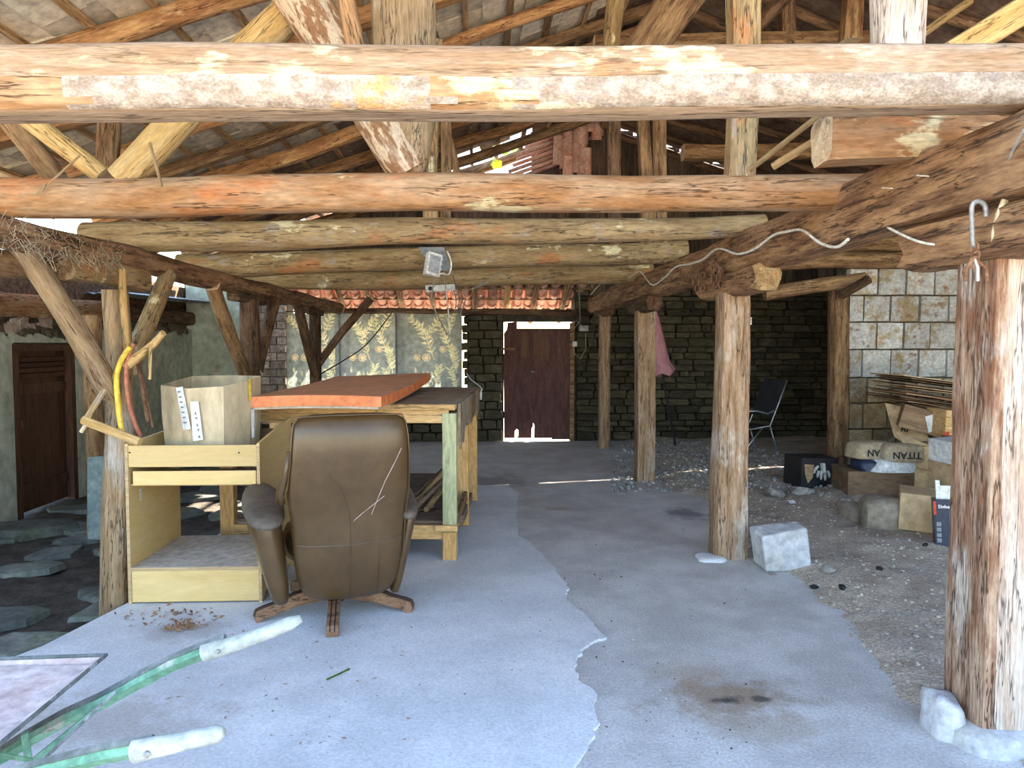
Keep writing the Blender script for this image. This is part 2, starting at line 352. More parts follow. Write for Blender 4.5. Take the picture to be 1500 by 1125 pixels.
MT['bench_top'] = mat('bench_top', (.26, .20, .14), (.38, .31, .23), (1, 1, 1), 4, patches=[((.18, .13, .09), 2, .55, .7), ((.48, .40, .3), 7, .62, .7)], bump=.3, bscale=20, var=.03)
MT['bench_dark'] = mat('bench_dark', (.15, .10, .075), (.25, .17, .12), (1, 6, 6), 3, bump=.4, var=.2)  # dark brown wood of the bench's lower boards, rail and timber lengths
MT['orange'] = mat('orange', (.84, .24, .085), (.86, .28, .12), (1, 1, 1), 3, patches=[((.70, .22, .1), 4, .6, .72, (1, 1, 1), .5)], bump=.04, var=0, rough=.5)
MT['orange_top'] = mat('orange_top', (.74, .32, .16), (.80, .39, .22), (1, 4, 1), 2, patches=[((.50, .27, .16), 2, .52, .7, (1, 1, 1), .7)], bump=.08, var=0, rough=.55)
MT['leather'] = mat('leather', (.072, .040, .014), (.095, .055, .022), scale=3, patches=[((.10, .062, .032), 2.2, .56, .74, (1, 1, 1), .45), ((.04, .022, .012), 5, .62, .72, (1, 1, 1), .6)], bump=.15, bscale=60, var=0, rough=.30, spec=.5, bdist=.003, grain=.2)
MT['leather_dusty'] = mat('leather_dusty', (.10, .075, .058), (.14, .11, .09), scale=4, bump=.3, bscale=50, var=0, rough=.6)
MT['walnut'] = mat('walnut', (.20, .10, .055), (.30, .165, .095), (1, 6, 6), 3, patches=[((.42, .33, .27), 3, .62, .7, (1, 3, 3), .6)], bump=.2, var=.04, rough=.45)
MT['black'] = mat('black', (.014, .014, .016), (.022, .022, .025), bump=.1, var=0, rough=.5)
MT['metal'] = mat('metal', (.42, .43, .45), (.55, .56, .58), bump=.05, metal=.8, rough=.35, var=0)
MT['steel_dull'] = mat('steel_dull', (.30, .30, .30), (.44, .44, .43), scale=8, metal=.5, rough=.5, bump=.1, var=.05)
MT['rust'] = mat('rust', (.16, .075, .04), (.30, .17, .1), scale=14, metal=.2, rough=.8, bump=.5, var=.1)
MT['green_paint'] = mat('green_paint', (.13, .30, .20), (.20, .40, .28), scale=7, patches=[((.34, .36, .32), 5, .55, .66), ((.50, .55, .52), 3, .6, .7, (1, 1, 1), .7), ((.22, .13, .08), 9, .66, .72)], bump=.25, bscale=24, rough=.6, var=.03)
MT['green_dark'] = mat('green_dark', (.10, .12, .115), (.2, .22, .22), scale=9, patches=[((.36, .38, .4), 8, .58, .68)], bump=.2, rough=.6, var=.03)
MT['tray_dust'] = mat('tray_dust', (.62, .44, .41), (.74, .61, .58), scale=3, patches=[((.66, .60, .58), 4, .56, .70), ((.48, .31, .26), 2, .56, .7, (1, 1, 1), .6)], bump=.4, bscale=40, var=0)
MT['grip'] = mat('grip', (0.420, 0.450, 0.413), (0.510, 0.525, 0.495), scale=5, patches=[((.42, .60, .52), 3, .58, .7, (1, 1, 1), .7)], bump=.15, rough=.5, var=.03)
MT['curtain'] = mat('curtain', (0.120, 0.134, 0.120), (0.162, 0.178, 0.158), scale=2, bump=.1, var=.05, trans=.5)
MT['curtain_edge'] = mat('curtain_edge', (0.110, 0.127, 0.121), (0.154, 0.165, 0.160), scale=2, bump=.1, var=.05, trans=.4)
MT['print'] = mat('print', (0.276, 0.287, 0.172), (0.414, 0.414, 0.253), scale=7, bump=0, var=.05, trans=.5)
MT['print_warm'] = mat('print_warm', (0.345, 0.276, 0.149), (0.460, 0.380, 0.230), scale=7, bump=0, var=.05, trans=.5)
MT['white_plastic'] = mat('white_plastic', (.72, .72, .69), (.78, .78, .75), bump=.05, rough=.45, var=.03)
MT['wire'] = mat('wire', (.72, .69, .6), (.8, .77, .69), bump=0, rough=.5, var=.03)
MT['wire_grey'] = mat('wire_grey', (.25, .23, .2), (.36, .33, .29), bump=0, rough=.6, var=.1)
MT['paper_white'] = mat('paper_white', (.76, .77, .80), (.80, .81, .83), scale=3, bump=.05, var=.03)
MT['ink'] = mat('ink', (.03, .03, .035), bump=0, var=0)
MT['ink_grey'] = mat('ink_grey', (.25, .26, .28), bump=0, var=0)
MT['ink_red'] = mat('ink_red', (.6, .08, .05), bump=0, var=0)
MT['navy'] = mat('navy', (.02, .028, .06), (.03, .04, .085), scale=3, bump=.05, rough=.35, var=0)
MT['sack'] = mat('sack', (.42, .33, .22), (.52, .42, .30), scale=4, patches=[((.36, .33, .29), 3, .56, .68)], bump=.3, bscale=12, var=.04)
MT['polythene'] = mat('polythene', (.66, .68, .72), (.76, .78, .82), scale=6, bump=.6, bscale=8, rough=.3, var=0)
MT['glove'] = mat('glove', (.45, .45, .44), (.58, .58, .56), scale=12, bump=.4, var=0)
MT['cement_lump'] = mat('cement_lump', (.28, .235, .18), (.38, .33, .265), scale=3, patches=[((.22, .18, .15), 2, .56, .7)], bump=.5, bscale=14, var=.03)
MT['pale_stone'] = mat('pale_stone', (0.448, 0.456, 0.480), (0.560, 0.568, 0.592), scale=3, patches=[((.44, .42, .38), 2.2, .56, .68, (1, 1, 1), .8), ((.60, .61, .64), 3, .6, .7)], bump=.6, bscale=8, var=.02, bdist=.03)
MT['rock'] = mat('rock', (.30, .28, .25), (.44, .41, .37), scale=4, bump=.7, bscale=9, var=.15, bdist=.03)
MT['slate'] = mat('slate', (.20, .27, .27), (.32, .39, .38), scale=3, patches=[((.12, .15, .15), 3, .56, .7), ((.4, .44, .42), 4, .6, .7)], bump=.3, bscale=16, var=0)
MT['pink'] = mat('pink', (.50, .22, .25), (.60, .30, .33), (6, 6, 1), 3, bump=.2, var=0, trans=.1)
MT['yellow'] = mat('yellow', (.72, .48, .05), (.78, .56, .08), scale=5, patches=[((.5, .34, .1), 5, .62, .7)], bump=.05, rough=.4, var=0)
MT['red_tube'] = mat('red_tube', (.34, .11, .06), (.44, .17, .1), scale=6, bump=.1, rough=.5, var=0)
MT['dry_leaf'] = mat('dry_leaf', (.22, .10, .05), (.40, .22, .11), scale=4, bump=.3, var=.2)
MT['straw'] = mat('straw', (.42, .35, .23), (.56, .48, .33), scale=4, bump=.1, var=.2)
MT['leaf'] = mat('leaf', (.16, .32, .05), (.34, .48, .06), scale=4, bump=0, var=.2, trans=.5)
MT['leaf_yellow'] = mat('leaf_yellow', (.66, .70, .05), (.75, .75, .1), bump=0, var=.1, trans=.5)
MT['tin'] = mat('tin', (.20, .22, .24), (.32, .34, .36), scale=5, metal=.4, rough=.5, bump=.1, var=0)

# ------------------------------------------------------------------ the setting: ground and floor
def prism(pts, z0, z1):
    b = MB(); b.hexa([(p[0], p[1], z0) for p in pts], [(p[0], p[1], z1) for p in pts]); return b
ground = empty('ground', (0, 0, -.2), kind='structure')
b = MB(); b.box((0, 5, -.25), (90, 90, .1)); b.build('yard', MT['yard'], ground)
# soil of the sunken passage on the left
b = MB(); nx, ny = 28, 70
x0, x1, y0, y1 = -4.9, -1.9, .5, 13.6
vs = [(x0 + (x1 - x0) * i / nx, y0 + (y1 - y0) * j / ny,
       -.165 + .03 * noise.noise((i * .4, j * .4, 2)) + .012 * noise.noise((i * 1.3, j * 1.3, 7))) for j in range(ny + 1) for i in range(nx + 1)]
b.add(vs, [(j * (nx + 1) + i, j * (nx + 1) + i + 1, (j + 1) * (nx + 1) + i + 1, (j + 1) * (nx + 1) + i) for j in range(ny) for i in range(nx)])
o = b.build('passage_soil', MT['soil'], ground); smooth_angle(o, 80)

slab_left = [(-3.55, 1.2), G(60, 950).to_2d(), G(195, 881).to_2d(), (-2.12, 4.75), (-2.08, 12)]
gb = [(905, 650), (955, 712), (1025, 735), (1043, 800), (1100, 838), (1165, 890), (1215, 950), (1258, 1015), (1330, 1068), (1410, 1102)]
grav = [G(*p) for p in gb]
floor = prism([tuple(p) for p in slab_left] + [(4.0, 12), (4.0, 1.2)], -.2, 0).build('floor', MT['concrete_old'])
tag(floor, kind='structure')
crack = [(700, 712), (745, 714), (760, 724), (756, 755), (758, 785), (774, 795), (790, 810), (811, 832), (822, 850), (834, 865), (828, 873), (830, 882), (851, 898), (870, 916), (889, 937), (868, 944), (853, 954), (846, 966), (843, 984), (847, 1000), (875, 1022), (872, 1042), (879, 1064), (868, 1085), (853, 1110), (836, 1140)]
cp = []
for i, p in enumerate(crack):
    g = G(*p).to_2d(); cp.append((g.x, g.y))
    if i < len(crack) - 1:
        q = G(*crack[i + 1]).to_2d()
        for t in (.25, .5, .75):
            m = g.lerp(q, t); cp.append((m.x + random.uniform(-.012, .012), m.y + random.uniform(-.012, .012)))
scr = [tuple(p) for p in slab_left[:4]] + [(-2.1, 8.3), (-.05, 8.3)] + cp + [(cp[-1][0], 1.2)]
scr = [(p[0] + (.01 if i < 4 else 0), p[1]) for i, p in enumerate(scr)]
prism(scr, -.01, .014).build('screed', MT['concrete_new'], floor)
# gravel and earth on the right
nx, ny = 120, 200
x0, x1, y0, y1 = .9, 6.6, 1.0, 12.1
def bound(y):
    pts = sorted([(g.y, g.x) for g in grav])
    if y <= pts[0][0]: return pts[0][1] + (pts[0][0] - y) * .15
    for a, c in zip(pts, pts[1:]):
        if a[0] <= y <= c[0]: return a[1] + (c[1] - a[1]) * (y - a[0]) / (c[0] - a[0])
    return pts[-1][1]
def gz(x, y):
    d = x - bound(y) + .10 * noise.noise((x * 2, y * 2, 4)) + .05 * noise.noise((x * 7, y * 7, 1))
    k = max(0, min(1, (d + .06) / .5)); k = k * k * (3 - 2 * k)
    return -.03 + .07 * k + (.035 * noise.noise((x * 1.7, y * 1.7, 0)) + .014 * noise.noise((x * 8, y * 8, 3))) * max(0, min(1, d * 3 + .3))
b = MB()
vs = [(x0 + (x1 - x0) * i / nx, y0 + (y1 - y0) * j / ny, 0) for j in range(ny + 1) for i in range(nx + 1)]
vs = [(x, y, gz(x, y)) for x, y, _ in vs]
b.add(vs, [(j * (nx + 1) + i, j * (nx + 1) + i + 1, (j + 1) * (nx + 1) + i + 1, (j + 1) * (nx + 1) + i) for j in range(ny) for i in range(nx)])
gravel_bed = b.build('gravel_bed', MT['gravel'], floor); smooth_angle(gravel_bed, 80)

def rocklet(b, c, r, mi=0, flat=.7):
    """a low-poly pebble"""
    ico = [(0, 0, 1), (.9, 0, .4), (.28, .85, .4), (-.72, .53, .4), (-.72, -.53, .4), (.28, -.85, .4), (.7, .5, -.4), (-.3, .85, -.4), (-.9, 0, -.4), (-.3, -.85, -.4), (.7, -.5, -.4), (0, 0, -1)]
    fs = [(0, 1, 2), (0, 2, 3), (0, 3, 4), (0, 4, 5), (0, 5, 1), (1, 6, 2), (2, 7, 3), (3, 8, 4), (4, 9, 5), (5, 10, 1), (6, 7, 2), (7, 8, 3), (8, 9, 4), (9, 10, 5), (10, 6, 1), (11, 7, 6), (11, 8, 7), (11, 9, 8), (11, 10, 9), (11, 6, 10)]
    M = Euler((random.uniform(-.5, .5), random.uniform(-.5, .5), random.uniform(0, 6))).to_matrix()
    sx, sy = random.uniform(.7, 1.3), random.uniform(.7, 1.3)
    b.add([Vector(c) + M @ Vector((v[0] * r * sx * random.uniform(.8, 1.15), v[1] * r * sy * random.uniform(.8, 1.15), v[2] * r * flat)) for v in ico], fs, mi)
b = MB()
for i in range(5200):
    y = 2.3 + 9.4 * random.random() ** 1.6
    x = bound(y) + (random.random() ** 1.4) * 3.2 - .08
    if (x > 4.2 and y > 8.7) or y > 11.8 or x > 6.3: continue
    rocklet(b, (x, y, gz(x, y) + .001), random.choice((.006, .008, .011, .016)), 1 if random.random() < .18 else (2 if random.random() < .2 else 0))
o = b.build('gravel', [MT['gravel'], MT['pebble'], MT['rock']]); tag(o, 'loose gravel and small stones strewn over earth beside the slab', 'gravel', kind='stuff')
b = MB()
for i in range(1600):
    p = G(random.uniform(895, 1240), random.uniform(652, 722))
    if p.y > 11.85 or (p.x > 4.2 and p.y > 8.7): continue
    z = gz(p.x, p.y) if p.x > bound(p.y) else .003
    rocklet(b, (p.x, p.y, max(z, .0) + .01), random.uniform(.006, .024), 1 if random.random() < .3 else 0)
o = b.build('rubble', [MT['rock'], MT['pale_stone']]); tag(o, 'plaster and stone rubble littering floor along the dark back wall', 'rubble', kind='stuff')
b = MB()
for i in range(420):
    p = G(random.uniform(420, 1100), random.uniform(700, 1120))
    if p.x < bound(p.y) and p.x > -2.1: rocklet(b, (p.x, p.y, .012), random.choice((.003, .004, .006)), random.choice((0, 1)))
o = b.build('grit', [MT['rock'], MT['soil']]); tag(o, 'fine grit scattered over the concrete slab', 'grit', kind='stuff')

# flagstones of the passage: each one a piece of the ground
def flagstone(c, rx, ry, rz, sides=7, h=.05):
    pts = []
    for k in range(sides):
        t = 2 * math.pi * (k + random.uniform(-.28, .28)) / sides
        r = random.uniform(.82, 1.12)
        pts.append(Vector((rx * r * math.cos(t), ry * r * math.sin(t), 0)))
    b = MB(); b.hexa([(p.x, p.y, -h) for p in pts], [(p.x * .93, p.y * .93, random.uniform(-.006, .006)) for p in pts])
    tilt = Euler((random.uniform(-.05, .05), random.uniform(-.05, .05), rz)).to_matrix().to_4x4()
    b.build('flagstone', MT['flag'], ground, Matrix.Translation(c) @ tilt, bev=.006)
yy = 3.0
while yy < 12.6:
    xx = -4.25 + random.uniform(0, .2)
    while xx < -2.2:
        if random.random() < .88 and not (yy < 4.2 and xx > -2.75):
            flagstone((xx + random.uniform(-.05, .05), yy + random.uniform(-.08, .08), -.125 + random.uniform(-.015, .015)), random.uniform(.22, .34), random.uniform(.17, .27), random.uniform(-.6, .6), random.choice((5, 6, 7)))
        xx += random.uniform(.5, .66)
    yy += random.uniform(.40, .5)
flagstone((-4.05, 6.95, -.08), .5, .3, 0, 5, .1)

# ------------------------------------------------------------------ walls
STONES = []
for k in range(6):
    b = MB(); pts = []
    for (x, z) in ((-.5, -.5), (0, -.54), (.5, -.5), (.53, 0), (.5, .5), (0, .54), (-.5, .5), (-.53, 0)):
        pts.append((x + random.uniform(-.05, .05), z + random.uniform(-.09, .09)))
    b.hexa([(p[0] * .9, -.5, p[1] * .86) for p in pts], [(p[0], .5, p[1]) for p in pts])
    b.v = [(v[0], v[1] + random.uniform(-.06, .06), v[2]) for v in b.v]
    STONES.append(b.mesh('stone', MT['stone_dark']))
NSTONE = [0]
def stones(parent, x0, x1, z0, z1, y, w=(.2, .4), h=(.10, .15), meshes=STONES, depth=.12, limit=300, name='stone'):
    z = z0; extra = MB()
    while z < z1 - .03:
        hh = min(random.uniform(*h), z1 - z); x = x0 - random.uniform(0, .1)
        while x < x1:
            ww = random.uniform(*w); a, c = max(x, x0), min(x + ww, x1)
            if c - a > .05:
                M = Matrix.Translation(((a + c) / 2, y + random.uniform(-.015, .02), z + hh / 2)) @ Matrix.Rotation(random.uniform(-.03, .03), 4, 'Y') @ Matrix.Diagonal((c - a - .012, depth, hh - .012, 1))
                NSTONE[0] += 1
                if NSTONE[0] <= limit: link(name, random.choice(meshes), M, parent)
                else:
                    me = random.choice(meshes); extra.add([M @ v.co for v in me.vertices], [tuple(p.vertices) for p in me.polygons])
            x += ww
        z += hh
    if extra.v:
        o = extra.build('stone_fill', MT['stone_dark'], parent); o['kind'] = 'stuff'

BY = 12.0
def BX(px): return P(px, 560, BY).x
def BZ(py): return P(790, py, BY).z
wall_back = empty('wall_back', (0, BY, 0), kind='structure')
dx0, dx1 = BX(738), BX(842)
dz1 = BZ(470)
b = MB()
def core(x0, x1, z0, z1, d=.4): b.box(((x0 + x1) / 2, BY + .07 + d / 2, (z0 + z1) / 2), (x1 - x0, d, z1 - z0))
cx0, cx1 = BX(421), BX(680)             # curtained opening
core(BX(684), dx0, -.1, BZ(462)); core(dx1, 6.6, -.1, 2.75); core(cx0, cx1, -.1, .75); core(-4.6, cx0, -.2, 2.62)
core(dx0, dx1, BZ(471), BZ(455), .15)
b.build('mortar_core', MT['mortar_dark'], wall_back)
stones(wall_back, dx1 + .02, BX(1225), 0.02, 2.72, BY + .02, (.14, .46), (.07, .15))
stones(wall_back, BX(686), dx0 - .02, 0.02, BZ(462), BY + .02, (.18, .34), (.12, .17))
stones(wall_back, BX(424), BX(684), 0.02, .75, BY + .02, (.2, .4), (.12, .18))
for k in range(9):
    z = .8 + k * .145 + random.uniform(-.02, .02)
    link('stone', random.choice(STONES), Matrix.Translation((BX(683) + random.uniform(-.03, .03), BY + .05, z)) @ Matrix.Diagonal((random.uniform(.06, .13), .14, .11, 1)), wall_back)
# pale brick pier beside the curtains
bm_ = []
for k in range(3):
    b = MB(); b.box((0, 0, 0), (1, 1, 1), jit=.03); bm_.append(b.mesh('brick', MT['brick_pale']))
z = .3
row = 0
while z < 2.12:
    x = -3.62 - (.11 if row % 2 else 0)
    while x < cx0 - .02:
        a, c = max(x, -3.62), min(x + .235, cx0)
        if c - a > .04:
            link('brick', random.choice(bm_), Matrix.Translation(((a + c) / 2, BY + .01 + random.uniform(-.012, .012), z + .06)) @ Matrix.Diagonal((c - a - .016, .14, .112, 1)), wall_back)
        x += .235
    z += .125; row += 1
b = MB(); b.box((-4.1, BY + .04, 1.2), (.9, .1, 2.9)); b.build('plaster', MT['plaster'], wall_back)
# dark lintel pole over the openings
log('lintel', (BX(470), BY + .1, BZ(456)), (BX(860), BY + .1, BZ(458)), .055, MT['log_dark'], sq=4, parent=wall_back)

# the maroon back door, daylight round its loose boards
door2 = empty('door_2', (BX(790), BY, 0), kind='structure')
xs = [BX(v) for v in (738, 757, 781, 809, 832)]
xs[4] = BX(836)
tz = BZ(481)
xs[0] -= .01
PL = [[(xs[0] + .02, .05), (xs[1] - .03, .05), (xs[1] - .03, .16), (xs[1] + .004, .2), (xs[1] + .004, dz1 - .01), (xs[0] + .075, dz1 - .03), (xs[0] + .06, dz1 - .14), (xs[0] + .012, dz1 - .2), (xs[0] + .02, dz1 - .5), (xs[0] + .006, dz1 - .6)],
      [(xs[1] - .002, .045), (xs[2] - .025, .045), (xs[2] - .02, .2), (xs[2] + .003, .24), (xs[2] + .003, tz), (xs[1] - .002, tz), (xs[1] - .002, .2), (xs[1] + .03, .17), (xs[1] + .025, .07)],
      [(xs[2] + .02, .045), (xs[3], .045), (xs[3] + .003, tz), (xs[2] - .002, tz), (xs[2] - .002, .3), (xs[2] + .025, .25)],
      [(xs[3] - .002, .02), (xs[4] - .004, .02), (xs[4] - .004, tz), (xs[3] + .10, tz), (xs[3] - .002, tz)]]
for i, pr in enumerate(PL):
    yo = BY + .03 + (.006 if i % 2 else 0)
    b = MB(); b.hexa([(x, yo, z) for x, z in pr], [(x, yo + .03, z) for x, z in pr]); b.build('plank', MT['door_maroon'], door2)
for z in (.42, 1.35): 
    b = MB(); b.box((BX(785), BY + .085, z), (xs[-1] - xs[0] - .02, .03, .11)); b.build('ledge', MT['door_maroon'], door2)
b = MB(); b.box((BX(769), BY + .02, BZ(505)), (.14, .02, .42)); b.build('patch_board', MT['door_brown'], door2)
b = MB(); b.box((BX(793), BY + .02, BZ(506)), (.26, .02, .44)); b.build('patch_board', MT['door_brown'], door2)
b = MB(); b.tube([(BX(778), BY + .02, 1.12), (BX(781), BY - .02, 1.12), (BX(783), BY - .02, 1.12)], .012); b.build('door_handle', MT['steel_dull'], door2)
b = MB(); b.box((BX(838), BY + .05, .95), (.07, .1, 1.9)); b.build('door_frame', MT['log_brown'], door2)
b = MB(); b.box((BX(745), BY + .02, BZ(511)), (.2, .02, .03)); b.build('cross_batten', MT['log_brown'], door2)

# left plaster wall with the old brown door
LX = -4.5
wall_left = empty('wall_left', (LX, 8, -.15), kind='structure')
ya, yb = 7.45, 8.55
b = MB()
for (a, c, z1) in ((2.2, ya, 1.8), (yb, BY + .6, 1.8)): b.box((LX - .27, (a + c) / 2, (z1 - .2) / 2), (.5, c - a, z1 + .2))
b.box((LX - .27, (ya + yb) / 2, 1.68), (.5, yb - ya, .26))
b.build('rubble_core', MT['rubble_wall'], wall_left)
def plaster(y0, y1, zb, zt, name='plaster'):
    n = int((y1 - y0) / .06); b = MB(); bot, top = [], []
    edge = [zt + .10 * noise.noise((i * .22, 3, y0)) + .05 * noise.noise((i * .9, 8, y0)) for i in range(n + 1)]
    vs = []
    for xx in (LX, LX + .03):
        for i in range(n + 1):
            y = y0 + (y1 - y0) * i / n; vs += [(xx, y, zb), (xx, y, edge[i])]
    m = 2 * (n + 1); fs = []
    for i in range(n):
        fs += [(m + 2 * i, m + 2 * i + 1, m + 2 * i + 3, m + 2 * i + 2), (2 * i, 2 * i + 2, 2 * i + 3, 2 * i + 1), (2 * i + 1, 2 * i + 3, m + 2 * i + 3, m + 2 * i + 1)]
    fs += [(0, 1, m + 1, m), (2 * n, m + 2 * n, m + 2 * n + 1, 2 * n + 1)]
    b.add(vs, fs); b.build(name, MT['plaster'], wall_left)
plaster(2.2, ya - .02, -.2, 1.62); plaster(yb + .02, BY + .05, -.2, 1.70); plaster(ya - .02, yb + .02, 1.56, 1.64)
for i in range(26):      # stones and loose bricks along the broken top
    y = random.uniform(6.6, 9.2); b = MB(); b.box((0, 0, 0), (.2, random.uniform(.14, .3), random.uniform(.07, .12)), jit=.03)
    b.build('stone', MT['stone_dark'] if i % 3 else MT['brick_pale'], wall_left, Matrix.Translation((LX - .06, y, 1.78 + random.uniform(-.05, .09))) @ Matrix.Rotation(random.uniform(-.3, .3), 4, 'X'))
door1 = empty('door_1', (LX, 8, -.15), kind='structure')
for i in range(6):
    a = ya + .08 + i * .157; b = MB(); b.box((LX - .06, a + .0785, .68), (.03, .150, 1.62)); b.build('plank', MT['door_brown'], door1)
for i in range(4):
    b = MB(); b.box((LX - .035, 8.0, 1.24 + i * .055), (.03, .86, .045), Matrix.Rotation(.35, 3, 'Y')); b.build('louvre', MT['door_brown'], door1)
for z in (.1, 1.1): 
    b = MB(); b.box((LX - .035, 8.0, z), (.03, .9, .1)); b.build('rail', MT['door_brown'], door1)
b = MB(); b.box((LX - .02, ya + .04, .67), (.1, .08, 1.66)); b.box((LX - .02, yb - .04, .67), (.1, .08, 1.66)); b.box((LX - .02, 8.0, 1.53), (.1, 1.1, .08)); b.build('door_frame', MT['door_brown'], door1)
b = MB(); b.box((LX - .03, ya + .17, .75), (.03, .06, .1)); b.build('lock_plate', MT['rust'], door1)

b = MB(); b.box((LX - .1, 9.0, 2.23), (.04, 7.6, .42)); b.build('eave_board', MT['log_dark'], wall_left)
b = MB(); b.box((LX - .27, 9.0, 1.9), (.4, 7.6, .26)); b.build('wall_head', MT['rubble_wall'], wall_left)
# wall plates along the left wall
log('wall_plate', (LX - .05, 5.5, 1.92), (LX + .05, 9.2, 1.95), .115, MT['log_orange'], sq=6, asp=.9, parent=None, label='pale orange squared timber lying along the top of the left plaster wall', cat='timber')
log('wall_plate', (LX - .1, 9.3, 1.95), (LX, 12.2, 1.97), .1, MT['log_dark'], sq=4, label='dark timber on the far end of the left plaster wall', cat='timber')
b = MB()
for k in range(12):
    x = -4.7 + k * .055
    b.add([(x, 9.0, 2.14 + .02 * (k % 2)), (x + .055, 9.0, 2.14 + .02 * ((k + 1) % 2)), (x + .055, 12.0, 2.2 + .02 * ((k + 1) % 2)), (x, 12.0, 2.2 + .02 * (k % 2))], [(0, 1, 2, 3)])
o = b.build('corrugated_sheet', MT['tin']); sm = o.modifiers.new('thick', 'SOLIDIFY'); sm.thickness = .006
tag(o, 'grey corrugated metal sheet resting on the far left wall timber', 'metal sheet')

# white block wall on the right
RY = 9.0
wall_right = empty('wall_right', (5.4, RY, 0), kind='structure')
rx0 = P(1240, 500, RY).x; rx1 = 6.6
b = MB(); b.box(((rx0 + rx1) / 2, RY + .18, 1.2), (rx1 - rx0, .24, 2.6)); b.box((6.7, 7, 1.6), (.2, 10.4, 3.6)); b.box((5.85, 10.6, 1.2), (.2, 3.0, 2.6))  # the long tall box is an unseen outer wall, added to block side light
b.build('mortar', MT['mortar'], wall_right)
bl = []
for k in range(3):
    b = MB(); b.box((0, 0, 0), (1, 1, 1), jit=.02); bl.append(b.mesh('block', MT['block_white']))
bt = []
for k in range(3):
    b = MB(); b.box((0, 0, 0), (1, 1, 1), jit=.03); bt.append(b.mesh('block', MT['block_tan']))
zr = [P(1300, v, RY).z for v in (700, 664, 628, 590, 553, 512, 472, 433, 393)]
zr[0] = 0
for r_ in range(8):
    z0, z1 = zr[r_], zr[r_ + 1]
    x = rx0 - (0 if r_ % 2 else .17)
    while x < rx1:
        ww = random.uniform(.33, .37) if r_ >= 4 else random.uniform(.26, .40)
        a, c = max(x, rx0), min(x + ww, rx1)
        if c - a > .05:
            low = r_ < 4
            link('block', random.choice(bt if low else bl), Matrix.Translation(((a + c) / 2, RY + .04 + random.uniform(-.012, .012), (z0 + z1) / 2)) @ Matrix.Diagonal((c - a - .022, .12, z1 - z0 - .022, 1)), wall_right)
        x += ww

# ------------------------------------------------------------------ roof
RX, RZ0, SL = 1.9, 4.3, .35
EX = -4.05
def zl(x): return RZ0 + SL * x
def zrt(x): return zl(RX) - .33 * (x - RX)
Y0R, Y1R = 2.25, 12.1
ceiling = empty('ceiling', (RX, 7, zl(RX)), kind='structure')
y = Y0R + .15
while y < Y1R:
    xa, xb = EX - random.uniform(0, .25), RX + .1
    dy = random.uniform(-.12, .12)
    r = random.uniform(.06, .095)
    log('rafter', (xa, y, zl(xa)), (xb, y + dy, zl(xb)), r, MT['rafter' if random.random() < .75 else 'log_brown'], r1=r * .85, n=12, sq=random.choice((2.2, 5, 7)), wob=.03, rough=.06, parent=ceiling, step=.25)
    y += random.uniform(.7, .95)
y = 2.6
while y < Y1R:
    log('rafter', (RX - .1, y, zl(RX)), (6.9, y + random.uniform(-.2, .2), zrt(6.9)), random.uniform(.05, .075), MT['log_dark'], n=10, wob=.03, parent=ceiling, step=.3)
    y += random.uniform(.6, .8)
log('ridge_pole', (RX, Y0R, zl(RX) - .1), (RX, Y1R, zl(RX) - .1), .08, MT['log_brown'], wob=.03, parent=ceiling, step=.3)
nrm = Vector((-SL, 0, 1)).normalized()
slope = Vector((1, 0, SL)).normalized()
def screen(p):
    q = CAMROT.transposed() @ (Vector(p) - EYE)
    if q.z > -.1: return (-1e4, -1e4)
    return (W / 2 + F * q.x / -q.z, H / 2 - F * q.y / -q.z)
Ls = (RX - EX) / slope.x
k = 0
s_ = .12
while s_ < Ls:
    p = Vector((EX, 0, zl(EX))) + slope * s_ + nrm * .09
    b = MB(); b.box((0, 0, 0), (Y1R - Y0R, .05 + random.uniform(-.01, .015), .035))
    b.build('batten', MT['batten'], ceiling, Matrix.Translation((p.x, (Y0R + Y1R) / 2, p.z)) @ Matrix.Rotation(R(90) + random.uniform(-.004, .004), 4, 'Z'))
    s_ += .41
tm = []
for kk in range(3):
    b = MB(); b.box((0, 0, 0), (.47, .49, .03), jit=.008); tm.append(b.mesh('roof_tile', MT['roof_tile']))
tmo = []
for kk in range(2):
    b = MB(); b.box((0, 0, 0), (.47, .49, .022), jit=.006); tmo.append(b.mesh('roof_tile', MT['roof_tile_old']))
rest = MB(); rest_old = MB(); ntile = 0
cells = []
s_ = .1; i = 0
while s_ < Ls:
    y = Y0R + (.2 if i % 2 else 0)
    while y < Y1R:
        cells.append((s_, y)); y += .46
    s_ += .41; i += 1
hole = P(745, 238, 11.6)
for (s_, y) in cells:
    p = Vector((EX, y, zl(EX))) + slope * s_ + nrm * (.125 + random.uniform(0, .03))
    if abs(p.x - .35) < .5 and y > 11.4: continue
    sx, sy = screen(p)
    Mx = Matrix.Translation(p) @ Matrix.Rotation(-math.atan(SL) - .03, 4, 'Y') @ Matrix.Rotation(random.uniform(-.09, .09), 4, 'Z')
    old = y > 8.6 - .25 * (p.x + 2) or p.x > 1.1
    if -60 < sx < 1000 and -60 < sy < 330 and ntile < 290:
        ntile += 1; link('roof_tile', random.choice(tmo if old else tm), Mx, ceiling)
    else:
        me = tm[0]; (rest_old if old else rest).add([Mx @ v.co for v in me.vertices], [tuple(q.vertices) for q in me.polygons])
for rr, mm in ((rest, 'roof_tile'), (rest_old, 'roof_tile_old')):
    if rr.v: o = rr.build('tile_field', MT[mm], ceiling); o['kind'] = 'stuff'
b = MB()
s_ = 0.2
slr = Vector((1, 0, -.33)).normalized(); nr = Vector((.33, 0, 1)).normalized()
